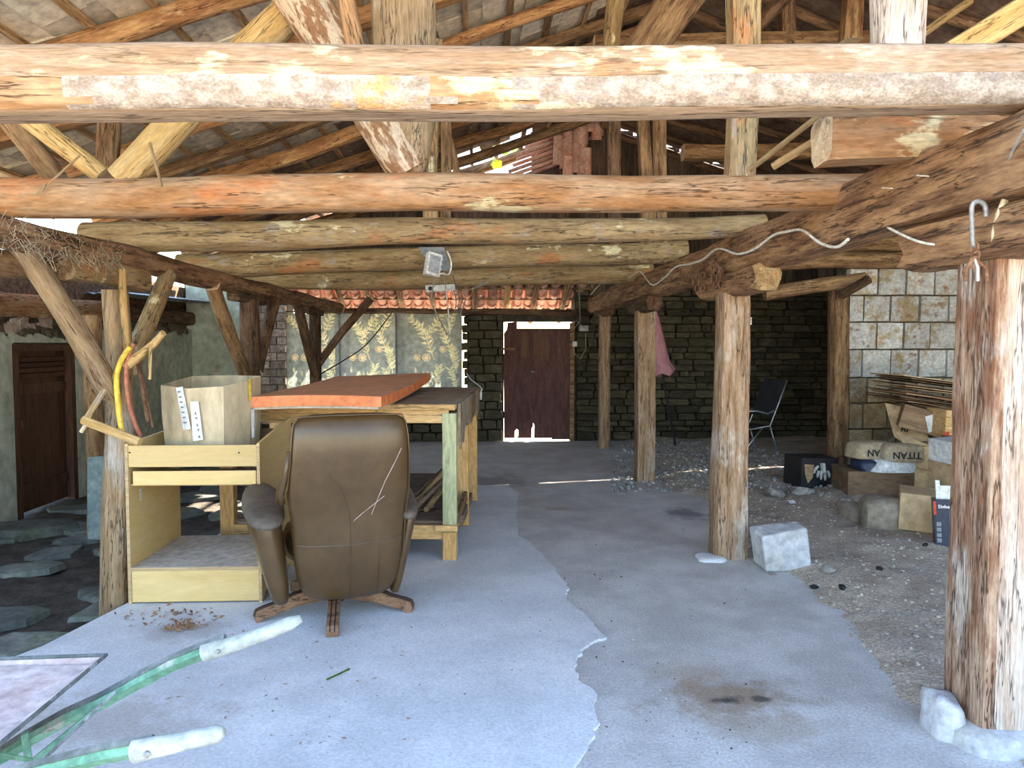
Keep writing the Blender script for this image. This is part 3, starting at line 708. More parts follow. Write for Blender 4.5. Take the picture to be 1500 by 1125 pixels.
while s_ < 5.4:
    y = Y0R
    while y < Y1R:
        p = Vector((RX, y, zl(RX))) + slr * s_ + nr * (.09 + random.uniform(0, .012))
        b.box(p, (.47, .49, .022), Matrix.Rotation(math.atan(.33) + .03, 3, 'Y')); y += .47
    s_ += .42
o = b.build('tile_field', MT['roof_tile_old'], ceiling); o['kind'] = 'stuff'

# barrel tiles at the back eave and along the broken gable
def barrel(r=.085, L=.42, n=7, t=.014):
    vs, fs = [], []
    for rr in (r, r - t):
        for i in (0, 1):
            q = rr * (1 if i == 0 else .86)
            for k in range(n + 1):
                a = math.pi * k / n; vs.append((q * math.cos(a), (i - .5) * L, q * math.sin(a)))
    m = n + 1
    for k in range(n):
        fs += [(k, k + 1, m + k + 1, m + k), (2 * m + k, 3 * m + k, 3 * m + k + 1, 2 * m + k + 1), (k, 2 * m + k, 2 * m + k + 1, k + 1), (m + k, m + k + 1, 3 * m + k + 1, 3 * m + k)]
    fs += [(0, m, 3 * m, 2 * m), (n, 2 * m + n, 3 * m + n, m + n)]
    b = MB(); b.add(vs, fs); me = b.mesh('barrel_tile', MT['terracotta'], True); me.set_sharp_from_angle(angle=R(50)); return me
BT = barrel()
eave = empty('back_eave', (-.6, 12, 2.3), kind='structure')
ex0, ex1 = BX(425), BX(862)
ea = math.atan(.42)
def ez(y): return 2.20 + (12.35 - y) * .42
x = ex0
while x < ex1:
    for y in (12.65, 12.3, 11.95, 11.6):
        link('barrel_tile', BT, Matrix.Translation((x + random.uniform(-.01, .01), y, ez(y) + .10)) @ Matrix.Rotation(-ea + .05, 4, 'X') @ Matrix.Rotation(random.uniform(-.05, .05), 4, 'Z') @ Matrix.Rotation(math.pi, 4, 'Y'), eave)
        link('barrel_tile', BT, Matrix.Translation((x + .1 + random.uniform(-.01, .01), y - .05, ez(y) + .10)) @ Matrix.Rotation(-ea + .05, 4, 'X'), eave)
    x += .2
for px in (497, 540, 585, 632, 694, 741, 782, 826):
    x = BX(px)
    log('rafter', (x, 12.85, ez(12.85) - .03), (x + .03, 11.35, ez(11.35) - .03), .04, MT['strut_yellow'] if px == 741 else MT['log_brown'], sq=6, parent=eave, n=8)
for y in (12.55, 12.2, 11.85, 11.5):
    b = MB(); b.box(((ex0 + ex1) / 2, y, ez(y) + .025), (ex1 - ex0, .05, .03)); b.build('batten', MT['log_brown'], eave)

# dark board gable above the back wall, broken near the middle
gable = empty('wall_gable', (2, 11.9, 2.7), kind='structure')
x = -4.0
while x < 6.6:
    ww = random.uniform(.16, .24)
    top = min(zl(x), zrt(x)) + .06
    if -.12 < x < .78: top -= random.uniform(.36, .5)
    b = MB(); b.box((x + ww / 2, 11.95 + random.uniform(-.02, .02), (2.42 + top) / 2), (ww + .02, .03, top - 2.42)); b.build('board', MT['plank_dark'], gable)
    x += ww
# loose barrel tiles hanging in the broken gable
for i in range(14):
    p = P(832 + 46 * noise.noise((i * .3, 0, 0)) + i * 2.2, 250 - i * 6, 11.4)
    link('barrel_tile', BT, Matrix.Translation(p) @ Matrix.Rotation(R(100), 4, 'X') @ Matrix.Rotation(random.uniform(-.2, .2), 4, 'Y'), gable)
for i in range(9):
    p = P(800 + i * 6, 246 - i * 9, 11.6)
    b = MB(); b.tube([p + Vector((-.7, 0, -.25)), p + Vector((.5, 0, .18))], .03, 6); b.build('lath', MT['terracotta'], gable)

# ------------------------------------------------------------------ tie beams, girders, posts
def f_beam1(x, t):
    t = t % (2 * math.pi)
    if t > math.pi * 1.28 and t < math.pi * 1.85: return 2
    if math.pi * 1.02 < t <= math.pi * 1.28:
        xx = x + .09 * noise.noise((x * 3, t * 4, 0))
        if 2.34 < xx < 2.635 or xx < 1.17: return 3
        return 1
    return 0
log('tie_beam', P(-420, 128, 2.6), P(1780, 117, 2.6), .112, [MT['beam_face'], MT['beam_bark'], MT['beam_under'], MT['log_orange'], MT['cut_end']], r1=.105, n=36, sq=4.2, wob=.008, rough=.035, asp=1.0, facet=f_beam1, step=.09,
    label='thickest pale tie beam with whitish bark strip, crossing nearest overhead', cat='beam', group='tie beams across the shed')
log('tie_beam', P(-260, 291, 3.8), P(1262, 278, 3.8), .098, [MT['log_orange'], MT['cut_end']], r1=.088, n=18, sq=2.5, wob=.012, label='orange round tie beam with cream patches, second from the front', cat='beam', group='tie beams across the shed')
log('tie_beam', P(125, 350, 5.1), P(1120, 330, 5.1), .108, [MT['log_tan'], MT['cut_end']], r1=.07, n=16, wob=.014, label='tan log tie beam above and in front of the white floodlight', cat='beam', group='tie beams across the shed')
log('tie_beam', P(262, 390, 6.9), P(1005, 368, 6.9), .105, [MT['log_tan'], MT['cut_end']], r1=.10, n=16, wob=.016, label='brown log tie beam carrying the white floodlight board', cat='beam', group='tie beams across the shed')
log('tie_beam', P(345, 416, 8.6), P(955, 400, 8.6), .10, [MT['log_tan'], MT['cut_end']], r1=.115, n=16, wob=.016, label='farthest brown log tie beam, lowest in view above the power strip', cat='beam', group='tie beams across the shed')
log('lath', P(365, 377, 6.86), P(625, 368, 6.86), .03, MT['strut_yellow'], n=8, sq=5, label='thin yellow lath lying between the middle tie beams', cat='lath')
log('beam_stub', P(1203, 205, 3.15), P(1620, 200, 3.15), .098, [MT['log_orange'], MT['cut_end']], n=16, sq=6, wob=.01, label='short squared beam with sawn end resting on the right girder', cat='beam')
log('beam_stub', P(1240, 176, 3.4), P(1500, 172, 3.4), .04, MT['log_tan'], n=10, wob=.03, label='thin crooked pole lying behind the short squared beam', cat='pole')

GXR = 1.97
girder_right = log('girder', (GXR, 1.7, 2.22), (1.86, 12.04, 2.17), .15, [MT['girder'], MT['cut_end']], r1=.13, n=18, sq=4, wob=.02, rough=.06, label='heavy dark brown girder on the right posts, running to the back', cat='beam')
log('bolster', (GXR + .02, 1.9, 1.98), (GXR - .02, 3.25, 1.97), .10, [MT['girder'], MT['girder']], n=14, sq=5, endmess=.12, label='greyish brown bolster block on top of the big right post', cat='bolster')
def post(px, y, w, top, base_z=0.0, m=None, name='wooden_post', r1=None, sq=6, lean=0, **k):
    p = P(px, 560, y)
    return log(name, (p.x + lean, y, base_z), (p.x, y, top), w / 2, m or [MT['post_brown'], MT['cut_end']], r1=r1, n=20, sq=sq, wob=.008, rough=.04, **k)
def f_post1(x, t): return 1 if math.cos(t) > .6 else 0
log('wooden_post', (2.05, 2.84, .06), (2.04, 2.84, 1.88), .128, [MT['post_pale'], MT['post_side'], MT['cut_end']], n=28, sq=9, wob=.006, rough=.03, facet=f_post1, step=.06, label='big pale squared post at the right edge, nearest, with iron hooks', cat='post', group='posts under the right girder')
post(1070, 5.38, .25, 1.92, .0, r1=.105, lean=.0, label='pale squared post beside the pale stone block', cat='post', group='posts under the right girder')
post(945, 8.4, .22, 1.93, 0, r1=.11, label='brown squared post with white tag, pink parasol behind it', cat='post', group='posts under the right girder')
post(885, 11.15, .17, 2.0, 0, r1=.085, sq=3, label='slim round post at the far end beside the maroon door', cat='post', group='posts under the right girder')
log('bolster', (1.86, 4.75, 1.985), (1.85, 5.95, 1.99), .092, [MT['girder'], MT['log_tan']], n=14, sq=4, endmess=.16, label='dark bolster with pale sawn end above the post by the stone block', cat='bolster')
log('bolster', (1.87, 7.9, 2.0), (1.87, 9.0, 2.0), .085, [MT['log_dark'], MT['log_dark']], n=12, sq=4, label='dark bolster above the post with the white tag', cat='bolster')
log('bolster', (1.88, 10.7, 2.03), (1.88, 11.7, 2.03), .07, MT['log_dark'], n=12, sq=4, label='small dark bolster above the farthest right post', cat='bolster')
post(1227, 8.72, .22, 2.32, 0, m=[MT['log_brown'], MT['cut_end']], sq=3.5, label='rough dark post at the corner of the white block wall', cat='post')
log('bolster', P(1120, 430, 8.7), P(1268, 408, 8.6), .085, MT['log_brown'], n=12, label='brown log bolster on the post by the block wall', cat='bolster')
log('bolster', P(1232, 432, 8.5), P(1272, 408, 8.2), .055, MT['log_dark'], n=10, label='short slanting dark stub beside the block wall post', cat='bolster')
log('top_plate', P(1070, 388, 8.9), P(1560, 372, 8.9), .10, [MT['log_brown'], MT['cut_end']], n=14, wob=.02, label='long brown log lying along the top of the white block wall', cat='log')
log('top_plate', P(1090, 360, 9.1), P(1560, 345, 9.1), .13, [MT['log_brown'], MT['cut_end']], n=14, wob=.02, label='upper of two brown logs above the white block wall', cat='log')

LGX = -2.2
log('girder', (LGX, 2.2, 2.07), (LGX + .02, 12.0, 2.12), .075, [MT['girder'], MT['cut_end']], r1=.09, n=16, wob=.014, label='round greyish brown girder over the left posts', cat='beam')
log('log_pole', (LGX - .10, 2.6, 1.95), (LGX - .12, 4.35, 1.95), .07, [MT['log_brown'], MT['cut_end']], n=12, wob=.02, label='brown pole tucked under the left girder near the front', cat='pole')
log('wooden_post', P(167, 892, 4.56) + Vector((0, 0, -.15)), P(166, 425, 4.56), .082, [MT['post_tan'], MT['cut_end']], r1=.068, n=16, sq=2.4, wob=.022, rough=.06, label='crooked yellowish left post hung with saws', cat='post', group='posts under the left girder')
log('wooden_post', (P(135, 560, 6.8).x, 6.8, -.16), P(134, 462, 6.8), .08, [MT['log_brown'], MT['cut_end']], n=14, label='brown post standing behind the crooked yellowish left post', cat='post')
post(368, 7.3, .17, 1.98, -.15, m=[MT['log_dark'], MT['cut_end']], sq=3, label='dark left post behind the cardboard box', cat='post', group='posts under the left girder')
post(463, 10.2, .15, 2.0, -.15, m=[MT['log_dark'], MT['cut_end']], sq=3, label='dark forked left post in front of the curtains', cat='post', group='posts under the left girder')
log('bolster', (LGX, 4.1, 1.955), (LGX, 5.05, 1.96), .07, [MT['log_tan'], MT['log_brown']], n=12, sq=5, label='tan bolster block on the crooked yellowish left post', cat='bolster')
log('bolster', (LGX, 6.9, 2.0), (LGX, 7.8, 2.0), .06, MT['log_dark'], n=12, sq=5, label='dark bolster on the left post behind the cardboard box', cat='bolster')
log('bolster', (LGX, 9.7, 2.0), (LGX, 10.6, 2.0), .06, MT['log_dark'], n=12, sq=5, label='dark bolster on the forked left post before the curtains', cat='bolster')
BR = [((170, 575, 4.45), (30, 349, 3.58), .06, .048, 'post_tan', 'long pale brace slanting from the crooked left post toward the front'),
      ((188, 540, 4.6), (246, 402, 5.34), .055, .05, 'log_tan', 'grey tan flat brace slanting back from the crooked left post'),
      ((360, 545, 7.2), (311, 417, 6.24), .055, .06, 'log_brown', 'brown brace on the left post behind the cardboard box'),
      ((378, 545, 7.3), (398, 440, 7.9), .05, .06, 'log_dark', 'dark brace leaning back from the left post behind the box'),
      ((462, 548, 10.15), (432, 432, 9.2), .06, .06, 'log_dark', 'near arm of the forked dark post before the curtains'),
      ((466, 535, 10.2), (542, 436, 10.2), .05, .055, 'log_dark', 'long slanting arm of the forked dark post before the curtains')]
for a, c, r0, r1, m, lb in BR:
    pa_, pc_ = P(*a), P(*c)
    if a[0] == 170: pa_.x -= .02; pc_ = Vector((LGX - .04, 3.76, 2.05))
    log('brace', pa_, pc_, r0, [MT[m], MT['cut_end']], r1=r1, n=12, sq=3, wob=.02, label=lb, cat='brace')
log('branch_peg', P(185, 535, 4.4), P(240, 488, 4.3), .032, MT['strut_yellow'], r1=.018, n=10, bend=.03, label='curved branch peg sticking out of the crooked left post', cat='branch')
log('branch', P(182, 395, 4.42), P(186, 520, 4.42), .022, MT['strut_yellow'], r1=.02, n=8, wob=.03, label='stripped thin stick upright against the crooked left post', cat='branch')

# roof struts standing on the tie beams
ST = [((182, 268, 3.85), (560, -115, 3.85), .078, .085, ['strut_yellow'], 2.3, 'thick yellow debarked strut slanting up from the second tie beam'),
      ((152, 262, 3.95), (35, 165, 3.95), .048, .05, ['strut_yellow'], 2.3, 'thin pale strut slanting up left from the second tie beam'),
      ((152, 318, 5.2), (158, 150, 5.2), .065, .07, ['log_brown'], 3, 'brown upright strut behind the second tie beam at far left'),
      ((85, 265, 4.3), (5, 150, 4.3), .055, .06, ['log_brown'], 2.3, 'dark brown strut slanting up left at the left edge'),
      ((592, 256, 3.86), (415, -45, 3.7), .105, .125, ['bark'], 2, 'thick barky strut leaning left onto the second tie beam'),
      ((527, 82, 3.3), (492, -60, 3.3), .042, .04, ['rafter'], 2, 'thin orange pole beside the thick barky strut'),
      ((592, 178, 3.86), (586, -80, 3.86), .15, .165, ['post_tan'], 2.2, 'massive pale round king post, left of centre'),
      ((630, 335, 5.1), (632, 60, 5.1), .05, .055, ['log_tan'], 5, 'squared olive brown strut right of the king post'),
      ((655, 335, 5.3), (650, 90, 5.3), .036, .04, ['log_brown'], 4, 'slim brown strut beside the squared olive strut'),
      ((672, 262, 6.2), (655, 190, 6.2), .03, .03, ['log_brown'], 2, 'thin crooked stick right of the slim brown struts'),
      ((1083, 262, 3.8), (1088, -60, 3.8), .068, .072, ['log_tan'], 6, 'squared brown and yellow strut on the second tie beam, right of centre'),
      ((1319, 84, 2.6), (1330, -80, 2.6), .078, .085, ['post_pale'], 3, 'whitish flaky strut standing on the nearest tie beam'),
      ((900, 385, 6.9), (898, 120, 6.9), .06, .06, ['log_dark'], 6, 'leftmost of three dark struts right of the roof hole'),
      ((942, 385, 6.9), (940, 120, 6.9), .055, .055, ['log_brown'], 6, 'middle of three dark struts right of the roof hole'),
      ((970, 385, 6.9), (969, 40, 6.9), .065, .065, ['log_brown'], 6, 'rightmost of three dark struts right of the roof hole'),
      ((930, 90, 5.4), (1015, -40, 5.4), .14, .16, ['log_brown'], 2.4, 'gnarled thick brown strut at top, right of centre'),
      ((895, 80, 6.4), (905, -10, 6.4), .07, .08, ['log_tan'], 2.2, 'crooked grey strut beside the gnarled strut at top'),
      ((1148, 80, 6.9), (1152, -30, 6.9), .07, .07, ['log_dark'], 5, 'dark upright strut at top behind the nearest tie beam'),
      ((1245, 62, 6.5), (1248, -20, 6.5), .08, .08, ['log_brown'], 5, 'broad dark upright strut left of the whitish strut'),
      ((1100, 45, 6.2), (1180, -40, 6.2), .06, .06, ['log_dark'], 3, 'dark slanting strut at the top right'),
      ((1345, 55, 5.6), (1420, 5, 5.6), .03, .03, ['log_tan'], 3, 'thin slanting lath at the top right')]
for a, c, r0, r1, m, sq, lb in ST:
    log('roof_strut', P(*a), P(*c), r0, [MT[m[0]], MT['cut_end']], r1=r1, n=14, sq=sq, wob=.022, rough=.06, label=lb, cat='strut', group='struts holding up the roof')
log('strut_tenon', P(607, 262, 3.86), P(600, 175, 3.86), .05, [MT['post_tan'], MT['cut_end']], r1=.12, n=12, sq=3, label='tapered foot piece below the massive king post', cat='strut')
log('roof_brace', P(870, 66, 6.9), P(1330, 58, 6.9), .075, [MT['log_brown'], MT['cut_end']], n=12, sq=5, label='horizontal brown collar beam high up at the right', cat='beam')
log('roof_brace', P(1000, 225, 9.5), P(1230, 222, 9.5), .1, [MT['log_brown'], MT['cut_end']], n=12, sq=5, label='dark horizontal beam deep in the roof, right of centre', cat='beam')
log('roof_brace', P(1395, 82, 3.9), P(1530, 2, 3.9), .07, [MT['strut_yellow'], MT['cut_end']], n=12, sq=6, asp=.4, label='pale slanting plank at the top right corner', cat='plank')
for a, c, r, lb in (((1098, 247, 3.5), (1202, 172, 3.1), .014, 'bare twig leaning against the sawn beam end'), ((1132, 246, 3.4), (1198, 208, 3.25), .02, 'split stick under the sawn beam end'),
                    ((53, 286, 3.705), (118, 229, 3.70), .006, 'thin twig poking from the second tie beam at left'), ((221, 208, 3.66), (236, 272, 3.66), .007, 'thin upright twig on the yellow strut foot')):
    log('twig', P(*a), P(*c), r, MT['log_tan'], n=6, wob=.02, step=.06, label=lb, cat='twig')
# straw caught on the left girder
b = MB()
for i in range(420):
    y = random.choice((random.uniform(3.5, 4.1), random.uniform(4.0, 4.6)))
    p = Vector((LGX + .08 + random.uniform(-.02, .01), y, 2.06 + random.uniform(-.08, .07)))
    b.tube([p, p + Vector((random.uniform(0, .03), random.uniform(-.08, .08), random.uniform(-.07, .05)))], .0013, 3)
o = b.build('straw', MT['straw']); tag(o, 'tuft of dry straw caught on the left girder', 'straw', kind='stuff')
# leaves in the roof hole
b = MB()
for i in range(70):
    p = P(random.uniform(698, 760), random.uniform(205, 235), 11.9) + Vector((0, random.uniform(0, .2), 0))
    s = random.uniform(.04, .08); M = Euler((random.uniform(0, 3), random.uniform(0, 3), random.uniform(0, 3))).to_matrix()
    b.add([p + M @ Vector(v) for v in ((-s, 0, 0), (0, s * .5, 0), (s, 0, 0), (0, -s * .5, 0))], [(0, 1, 2, 3)])
p = P(728, 241, 11.8)
b.add([p + Vector(v) for v in ((-.1, 0, 0), (-.04, 0, .09), (.08, 0, .05), (.07, 0, -.06), (-.05, 0, -.07))], [(0, 1, 2, 3, 4)], 1)
o = b.build('creeper_leaves', [MT['leaf'], MT['leaf_yellow']]); tag(o, 'green creeper leaves showing in the roof hole', 'creeper', kind='stuff')

# ------------------------------------------------------------------ things
def onplane(px, py, p0, n, lift=.002):
    d = ray(px, py); n = Vector(n).normalized()
    p = EYE + d * ((Vector(p0) - EYE).dot(n) / d.dot(n))
    return p + n * lift * (-1 if n.dot(d) > 0 else 1)
def decal(pts_px, p0, n, name, m, parent, lift=.002):
    b = MB(); b.add([onplane(x, y, p0, n, lift) for x, y in pts_px], [tuple(range(len(pts_px)))])
    return b.build(name, m, parent)
def text(s, size, M, m, parent, name='lettering', squash=1.0):
    cu = bpy.data.curves.new(name, 'FONT'); cu.body = s; cu.size = size; cu.align_x = 'CENTER'; cu.align_y = 'CENTER'; cu.extrude = .0008; cu.offset = size * .02
    t = bpy.data.objects.new(name, cu); COL.objects.link(t)
    me = bpy.data.meshes.new_from_object(t.evaluated_get(bpy.context.evaluated_depsgraph_get()))
    bpy.data.objects.remove(t); me.materials.clear(); me.materials.append(m)
    return link(name, me, M @ Matrix.Diagonal((squash, 1, 1, 1)), parent)
def face_matrix(o, xdir, up):
    x = Vector(xdir).normalized(); y = Vector(up); y = (y - x * y.dot(x)).normalized(); z = x.cross(y)
    M = Matrix((x, y, z)).transposed().to_4x4(); M.translation = o; return M
def boxpart(name, c, size, m, parent, M=None, bev=.003):
    b = MB(); b.box((0, 0, 0), size)
    return b.build(name, m, parent, (Matrix.Translation(c) if M is None else M @ Matrix.Translation(c)), bev=bev)

def spline(P_, m=5):
    P_ = [Vector(p) for p in P_]; S_ = []
    for i in range(len(P_) - 1):
        p0, p1, p2, p3 = P_[max(i - 1, 0)], P_[i], P_[i + 1], P_[min(i + 2, len(P_) - 1)]
        for k in range(m):
            q = k / m
            S_.append(.5 * ((2 * p1) + (p2 - p0) * q + (2 * p0 - 5 * p1 + 4 * p2 - p3) * q * q + (3 * p1 - p0 - 3 * p2 + p3) * q ** 3))
    return S_ + [P_[-1]]
def GF(px, py):
    y = 1.78 * 1100 / (px - 700)
    return S(px, py, 1.785 - .008 * y)
# --- plywood shelf unit
cab = empty('shelf_unit', (-1.68, 4.87, .014), label='yellow plywood shelf unit without doors, standing on the concrete', cat='shelf unit')
cx0_, cx1_, cy0, cy1 = -2.07, -1.29, 4.475, 5.23
for x, hb in ((cx0_ + .009, .98), (cx1_ - .009, 1.04)):
    b = MB()
    prof = [(cy0, .0), (cy0 + .02, .0), (cy0 + .09, .045), (cy1 - .05, .045), (cy1 - .03, 0), (cy1, 0), (cy1, hb), (cy0, .955)]
    z0 = .014
    b.hexa([(x - .009, y, z + z0) for y, z in prof], [(x + .009, y, z + z0) for y, z in prof])
    b.build('side_panel', MT['plywood'], cab, bev=.002)
    boxpart('edge_band', (x, cy0 - .001, .49), (.0185, .004, .93), MT['plywood_edge'], cab, bev=0)
xc, wi = (cx0_ + cx1_) / 2, cx1_ - cx0_ - .036
boxpart('upper_rail', (xc, cy0 + .01, .895), (wi, .018, .128), MT['plywood'], cab)
boxpart('lower_rail', (xc + .008, cy0 + .012, .765), (wi - .03, .02, .083), MT['plywood'], cab)
boxpart('drawer_bottom', (xc, cy0 + .3, .722), (wi, .56, .012), MT['plywood_edge'], cab)
boxpart('tray_board', (xc, (cy0 + cy1) / 2, .85), (wi, cy1 - cy0 - .05, .016), MT['ply_dusty'], cab)
boxpart('back_rail', (xc, cy1 - .012, .91), (wi, .018, .13), MT['cardboard_dark'], cab)
boxpart('shelf', (xc, (cy0 + cy1) / 2, .224), (wi, cy1 - cy0 - .006, .018), MT['ply_dusty'], cab)
boxpart('shelf_edge', (xc, cy0 - .001, .224), (wi, .004, .017), MT['plywood_edge'], cab, bev=0)
boxpart('plinth', (xc, cy0 + .012, .118), (wi, .018, .19), MT['plywood'], cab)
for px in (190, 350):
    b = MB(); p = P(px, 663, cy0); b.lathe([(.005, -.002), (.005, .003)], (0, 0, 0), 8); b.build('screw', MT['ink'], cab, Matrix.Translation((p.x, cy0 + .001, p.z)) @ Matrix.Rotation(R(90), 4, 'X'))
b = MB(); p = P(206, 722, 4.6); b.add([(cx0_ + .02, 4.60, p.z + .02), (cx0_ + .02, 4.64, p.z + .02), (cx0_ + .02, 4.63, p.z - .05), (cx0_ + .02, 4.61, p.z - .05)], [(0, 1, 2, 3)]); b.build('paper_scrap', MT['paper_white'], cab)

# --- open cardboard box on the unit
cb = empty('cardboard_box', (-1.7, 4.85, .862), label='open pale cardboard box with white tape labels, on the shelf unit', cat='box')
foot = [(-1.965, 4.74), (-1.76, 4.625), (-1.535, 4.60), (-1.435, 4.82), (-1.43, 5.02), (-1.66, 5.14), (-1.92, 5.12)]
cxm = sum(p[0] for p in foot) / 7; cym = sum(p[1] for p in foot) / 7
zt = [1.30, 1.285, 1.30, 1.33, 1.345, 1.345, 1.34]
b = MB(); n = 7; vs = []
for lv in range(3):
    for i, p in enumerate(foot):
        k = (.93, .985, 1.0)[lv]
        vs.append((cxm + (p[0] - cxm) * k, cym + (p[1] - cym) * k, (.862, 1.1, zt[i])[lv]))
fs = [(l * n + i, l * n + (i + 1) % n, (l + 1) * n + (i + 1) % n, (l + 1) * n + i) for l in range(2) for i in range(n)] + [tuple(reversed(range(n)))]
b.add(vs, fs); o = b.build('carton', MT['cardboard_pale'], cb); sm = o.modifiers.new('thick', 'SOLIDIFY'); sm.thickness = .006; sm.offset = -1
pA, pB = Vector((foot[0][0], foot[0][1], 1.1)), Vector((foot[1][0], foot[1][1], 1.1))
nA = (pB - pA).cross(Vector((0, 0, 1))).normalized()
pC = Vector((foot[2][0], foot[2][1], 1.1)); nB = (pC - pB).cross(Vector((0, 0, 1))).normalized()
decal([(260, 568), (270, 566), (282, 628), (271, 630)], pA, nA, 'tape_label', MT['paper_white'], cb, .012)
decal([(280, 588), (292, 588), (299, 644), (284, 646)], pB, nB, 'tape_label', MT['paper_white'], cb, .012)
for i in range(5):
    y = 602 + i * 8.5; x = 286 + i * 1.4
    decal([(x, y), (x + 4, y), (x + 2, y + 5)] if i % 2 else [(x, y + 5), (x + 4, y + 5), (x + 2, y)], pB, nB, 'symbol', MT['ink_grey'], cb, .015)
for i in range(7):
    y = 573 + i * 7.5; x = 263 + i * 1.45
    decal([(x, y), (x + 4.5, y - .4), (x + 4.8, y + 1.6), (x + .3, y + 2)], pA, nA, 'symbol', MT['ink_grey'], cb, .015)
pD = Vector((foot[3][0], foot[3][1], 1.1)); nC = (pD - pC).cross(Vector((0, 0, 1))).normalized()
decal([(362, 556), (366, 554), (367, 585), (363, 588)], pD, nC, 'yellow_tape', MT['yellow'], cb, .008)
decal([(366, 600), (371, 599), (371, 640), (367, 642)], pD, nC, 'tape_label', MT['paper_white'], cb, .008)

# --- work bench
bench = empty('work_bench', (-.15, 5.3, .014), R(-4), label='tall pine work bench with lower shelf, orange panel lying on it', cat='work bench')
BM = wmat(bench)
L_, D_ = 1.72, 2.1
boxpart('table_top', (-L_ / 2, D_ / 2, 1.10), (L_, D_, .036), MT['bench_top'], bench, BM, .005)
boxpart('top_edge', (-L_ / 2 + .02, -.008, 1.095), (L_ - .06, .022, .04), MT['pine_x'], bench, BM)
boxpart('apron', (-L_ / 2, .035, 1.03), (L_ - .12, .03, .10), MT['pine_x'], bench, BM)
boxpart('apron', (-L_ / 2, D_ - .05, 1.03), (L_ - .12, .03, .10), MT['pine_x'], bench, BM)
for x, y, m in ((-.055, .05, 'pine_green'), (-.05, 1.02, 'pine'), (-.05, 2.03, 'pine'), (-L_ + .06, .05, 'pine'), (-L_ + .06, 1.1, 'pine'), (-L_ + .06, 2.03, 'pine')):
    boxpart('leg', (x, y, .53), (.10, .075, 1.04), MT[m], bench, BM, .004)
boxpart('leg_foot', (-.055, .008, .10), (.098, .02, .20), MT['pine'], bench, BM)
boxpart('leg_cleat', (-.075, -.012, .235), (.16, .03, .04), MT['pine_x'], bench, BM)
boxpart('lower_rail', (-L_ / 2, .035, .195), (L_ - .1, .035, .10), MT['pine_x'], bench, BM)
boxpart('lower_rail', (-L_ / 2, D_ - .06, .195), (L_ - .1, .035, .10), MT['pine_x'], bench, BM)
for i in range(5):
    boxpart('shelf_board', (-L_ + .22 + i * .31, D_ / 2, .262), (.30, D_ - .1, .022), MT['bench_dark'], bench, BM)
# weathered ragged boards nailed along the side
y = .06
while y < 2.05:
    ww = random.uniform(.12, .24); h0 = random.uniform(.16, .30) if y > .2 else .30; b = MB()
    pr = [(y, 1.115), (min(y + ww, 2.1), 1.115), (min(y + ww, 2.1), 1.115 - h0 * random.uniform(.6, 1)), (y + ww * .6, 1.115 - h0 * random.uniform(.9, 1.15)), (y + ww * .3, 1.115 - h0 * .8), (y, 1.115 - h0)]
    b.hexa([(.002, p[0], p[1]) for p in pr], [(.022, p[0], p[1]) for p in pr])
    b.build('side_board', MT['bench_top'] if random.random() < .5 else MT['log_brown'], bench, BM); y += ww + .004
for i in range(3):
    boxpart('side_rail', (-.02, .5 + i * .5, (.27, .16, .55)[i]), (.03, .9, .08), MT['bench_dark'] if i else MT['log_brown'], bench, BM) if i < 2 else None
for i in range(5):
    a = Vector((-.52 + i * .065, .08 + i * .05, .30 + .04 * (i % 2))); c = Vector((-.18 + i * .03, 1.5, .45 + .05 * (i % 3)))
    o = log('timber_length', BM @ a, BM @ c, .02, MT['bench_dark'] if i % 2 else MT['log_tan'], n=8, sq=7, wob=.003, rough=.02)
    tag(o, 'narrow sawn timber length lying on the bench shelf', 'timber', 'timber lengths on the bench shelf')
o = log('board_offcut', BM @ Vector((-.62, .06, .30)), BM @ Vector((-.28, .5, .30)), .035, MT['bench_dark'], n=8, sq=7, asp=2.2, label='dark flat board offcut at the front of the bench shelf', cat='board')
# --- orange panel on the bench
pan = empty('orange_panel', (-1, 5.8, 1.13), label='warped orange painted door panel lying across the work bench', cat='panel')
fl, fr, br, bl_ = Vector((-1.50, 4.82, 0)), Vector((-.62, 4.84, 0)), Vector((-.44, 6.95, 0)), Vector((-1.30, 6.98, 0))
N1, N2 = 10, 18
def pz(u, v): return 1.132 + .075 * v ** 2.2 * (.55 + .45 * u) + .012 * math.sin(u * 3.1) * (1 - v)
def panel(z0, z1, name, m, inset=0.0, top=None):
    vs = []
    for lay in (z0, z1):
        for j in range(N2 + 1):
            for i in range(N1 + 1):
                u, v = i / N1, j / N2
                u2, v2 = inset + (1 - 2 * inset) * u, inset * .5 + (1 - inset) * v
                p = (fl.lerp(fr, u2)).lerp(bl_.lerp(br, u2), v2)
                vs.append((p.x, p.y, pz(u2, v2) + lay))
    m_ = (N1 + 1) * (N2 + 1); b = MB(); g = lambda i, j: j * (N1 + 1) + i
    b.add(vs, [(g(i, j) + m_, g(i + 1, j) + m_, g(i + 1, j + 1) + m_, g(i, j + 1) + m_) for j in range(N2) for i in range(N1)], 1)
    b.m = b.m
    k = len(b.v); b2 = [(g(i, j), g(i, j + 1), g(i + 1, j + 1), g(i + 1, j)) for j in range(N2) for i in range(N1)]
    sides = [(g(i, 0), g(i + 1, 0), g(i + 1, 0) + m_, g(i, 0) + m_) for i in range(N1)] + [(g(i + 1, N2), g(i, N2), g(i, N2) + m_, g(i + 1, N2) + m_) for i in range(N1)] + [(g(0, j + 1), g(0, j), g(0, j) + m_, g(0, j + 1) + m_) for j in range(N2)] + [(g(N1, j), g(N1, j + 1), g(N1, j + 1) + m_, g(N1, j) + m_) for j in range(N2)]
    b.f += b2 + sides; b.m += [0] * len(b2 + sides)
    return b.build(name, m, pan)
panel(.0, .016, 'backing_board', [MT['ply_dusty'], MT['ply_dusty']], .03)
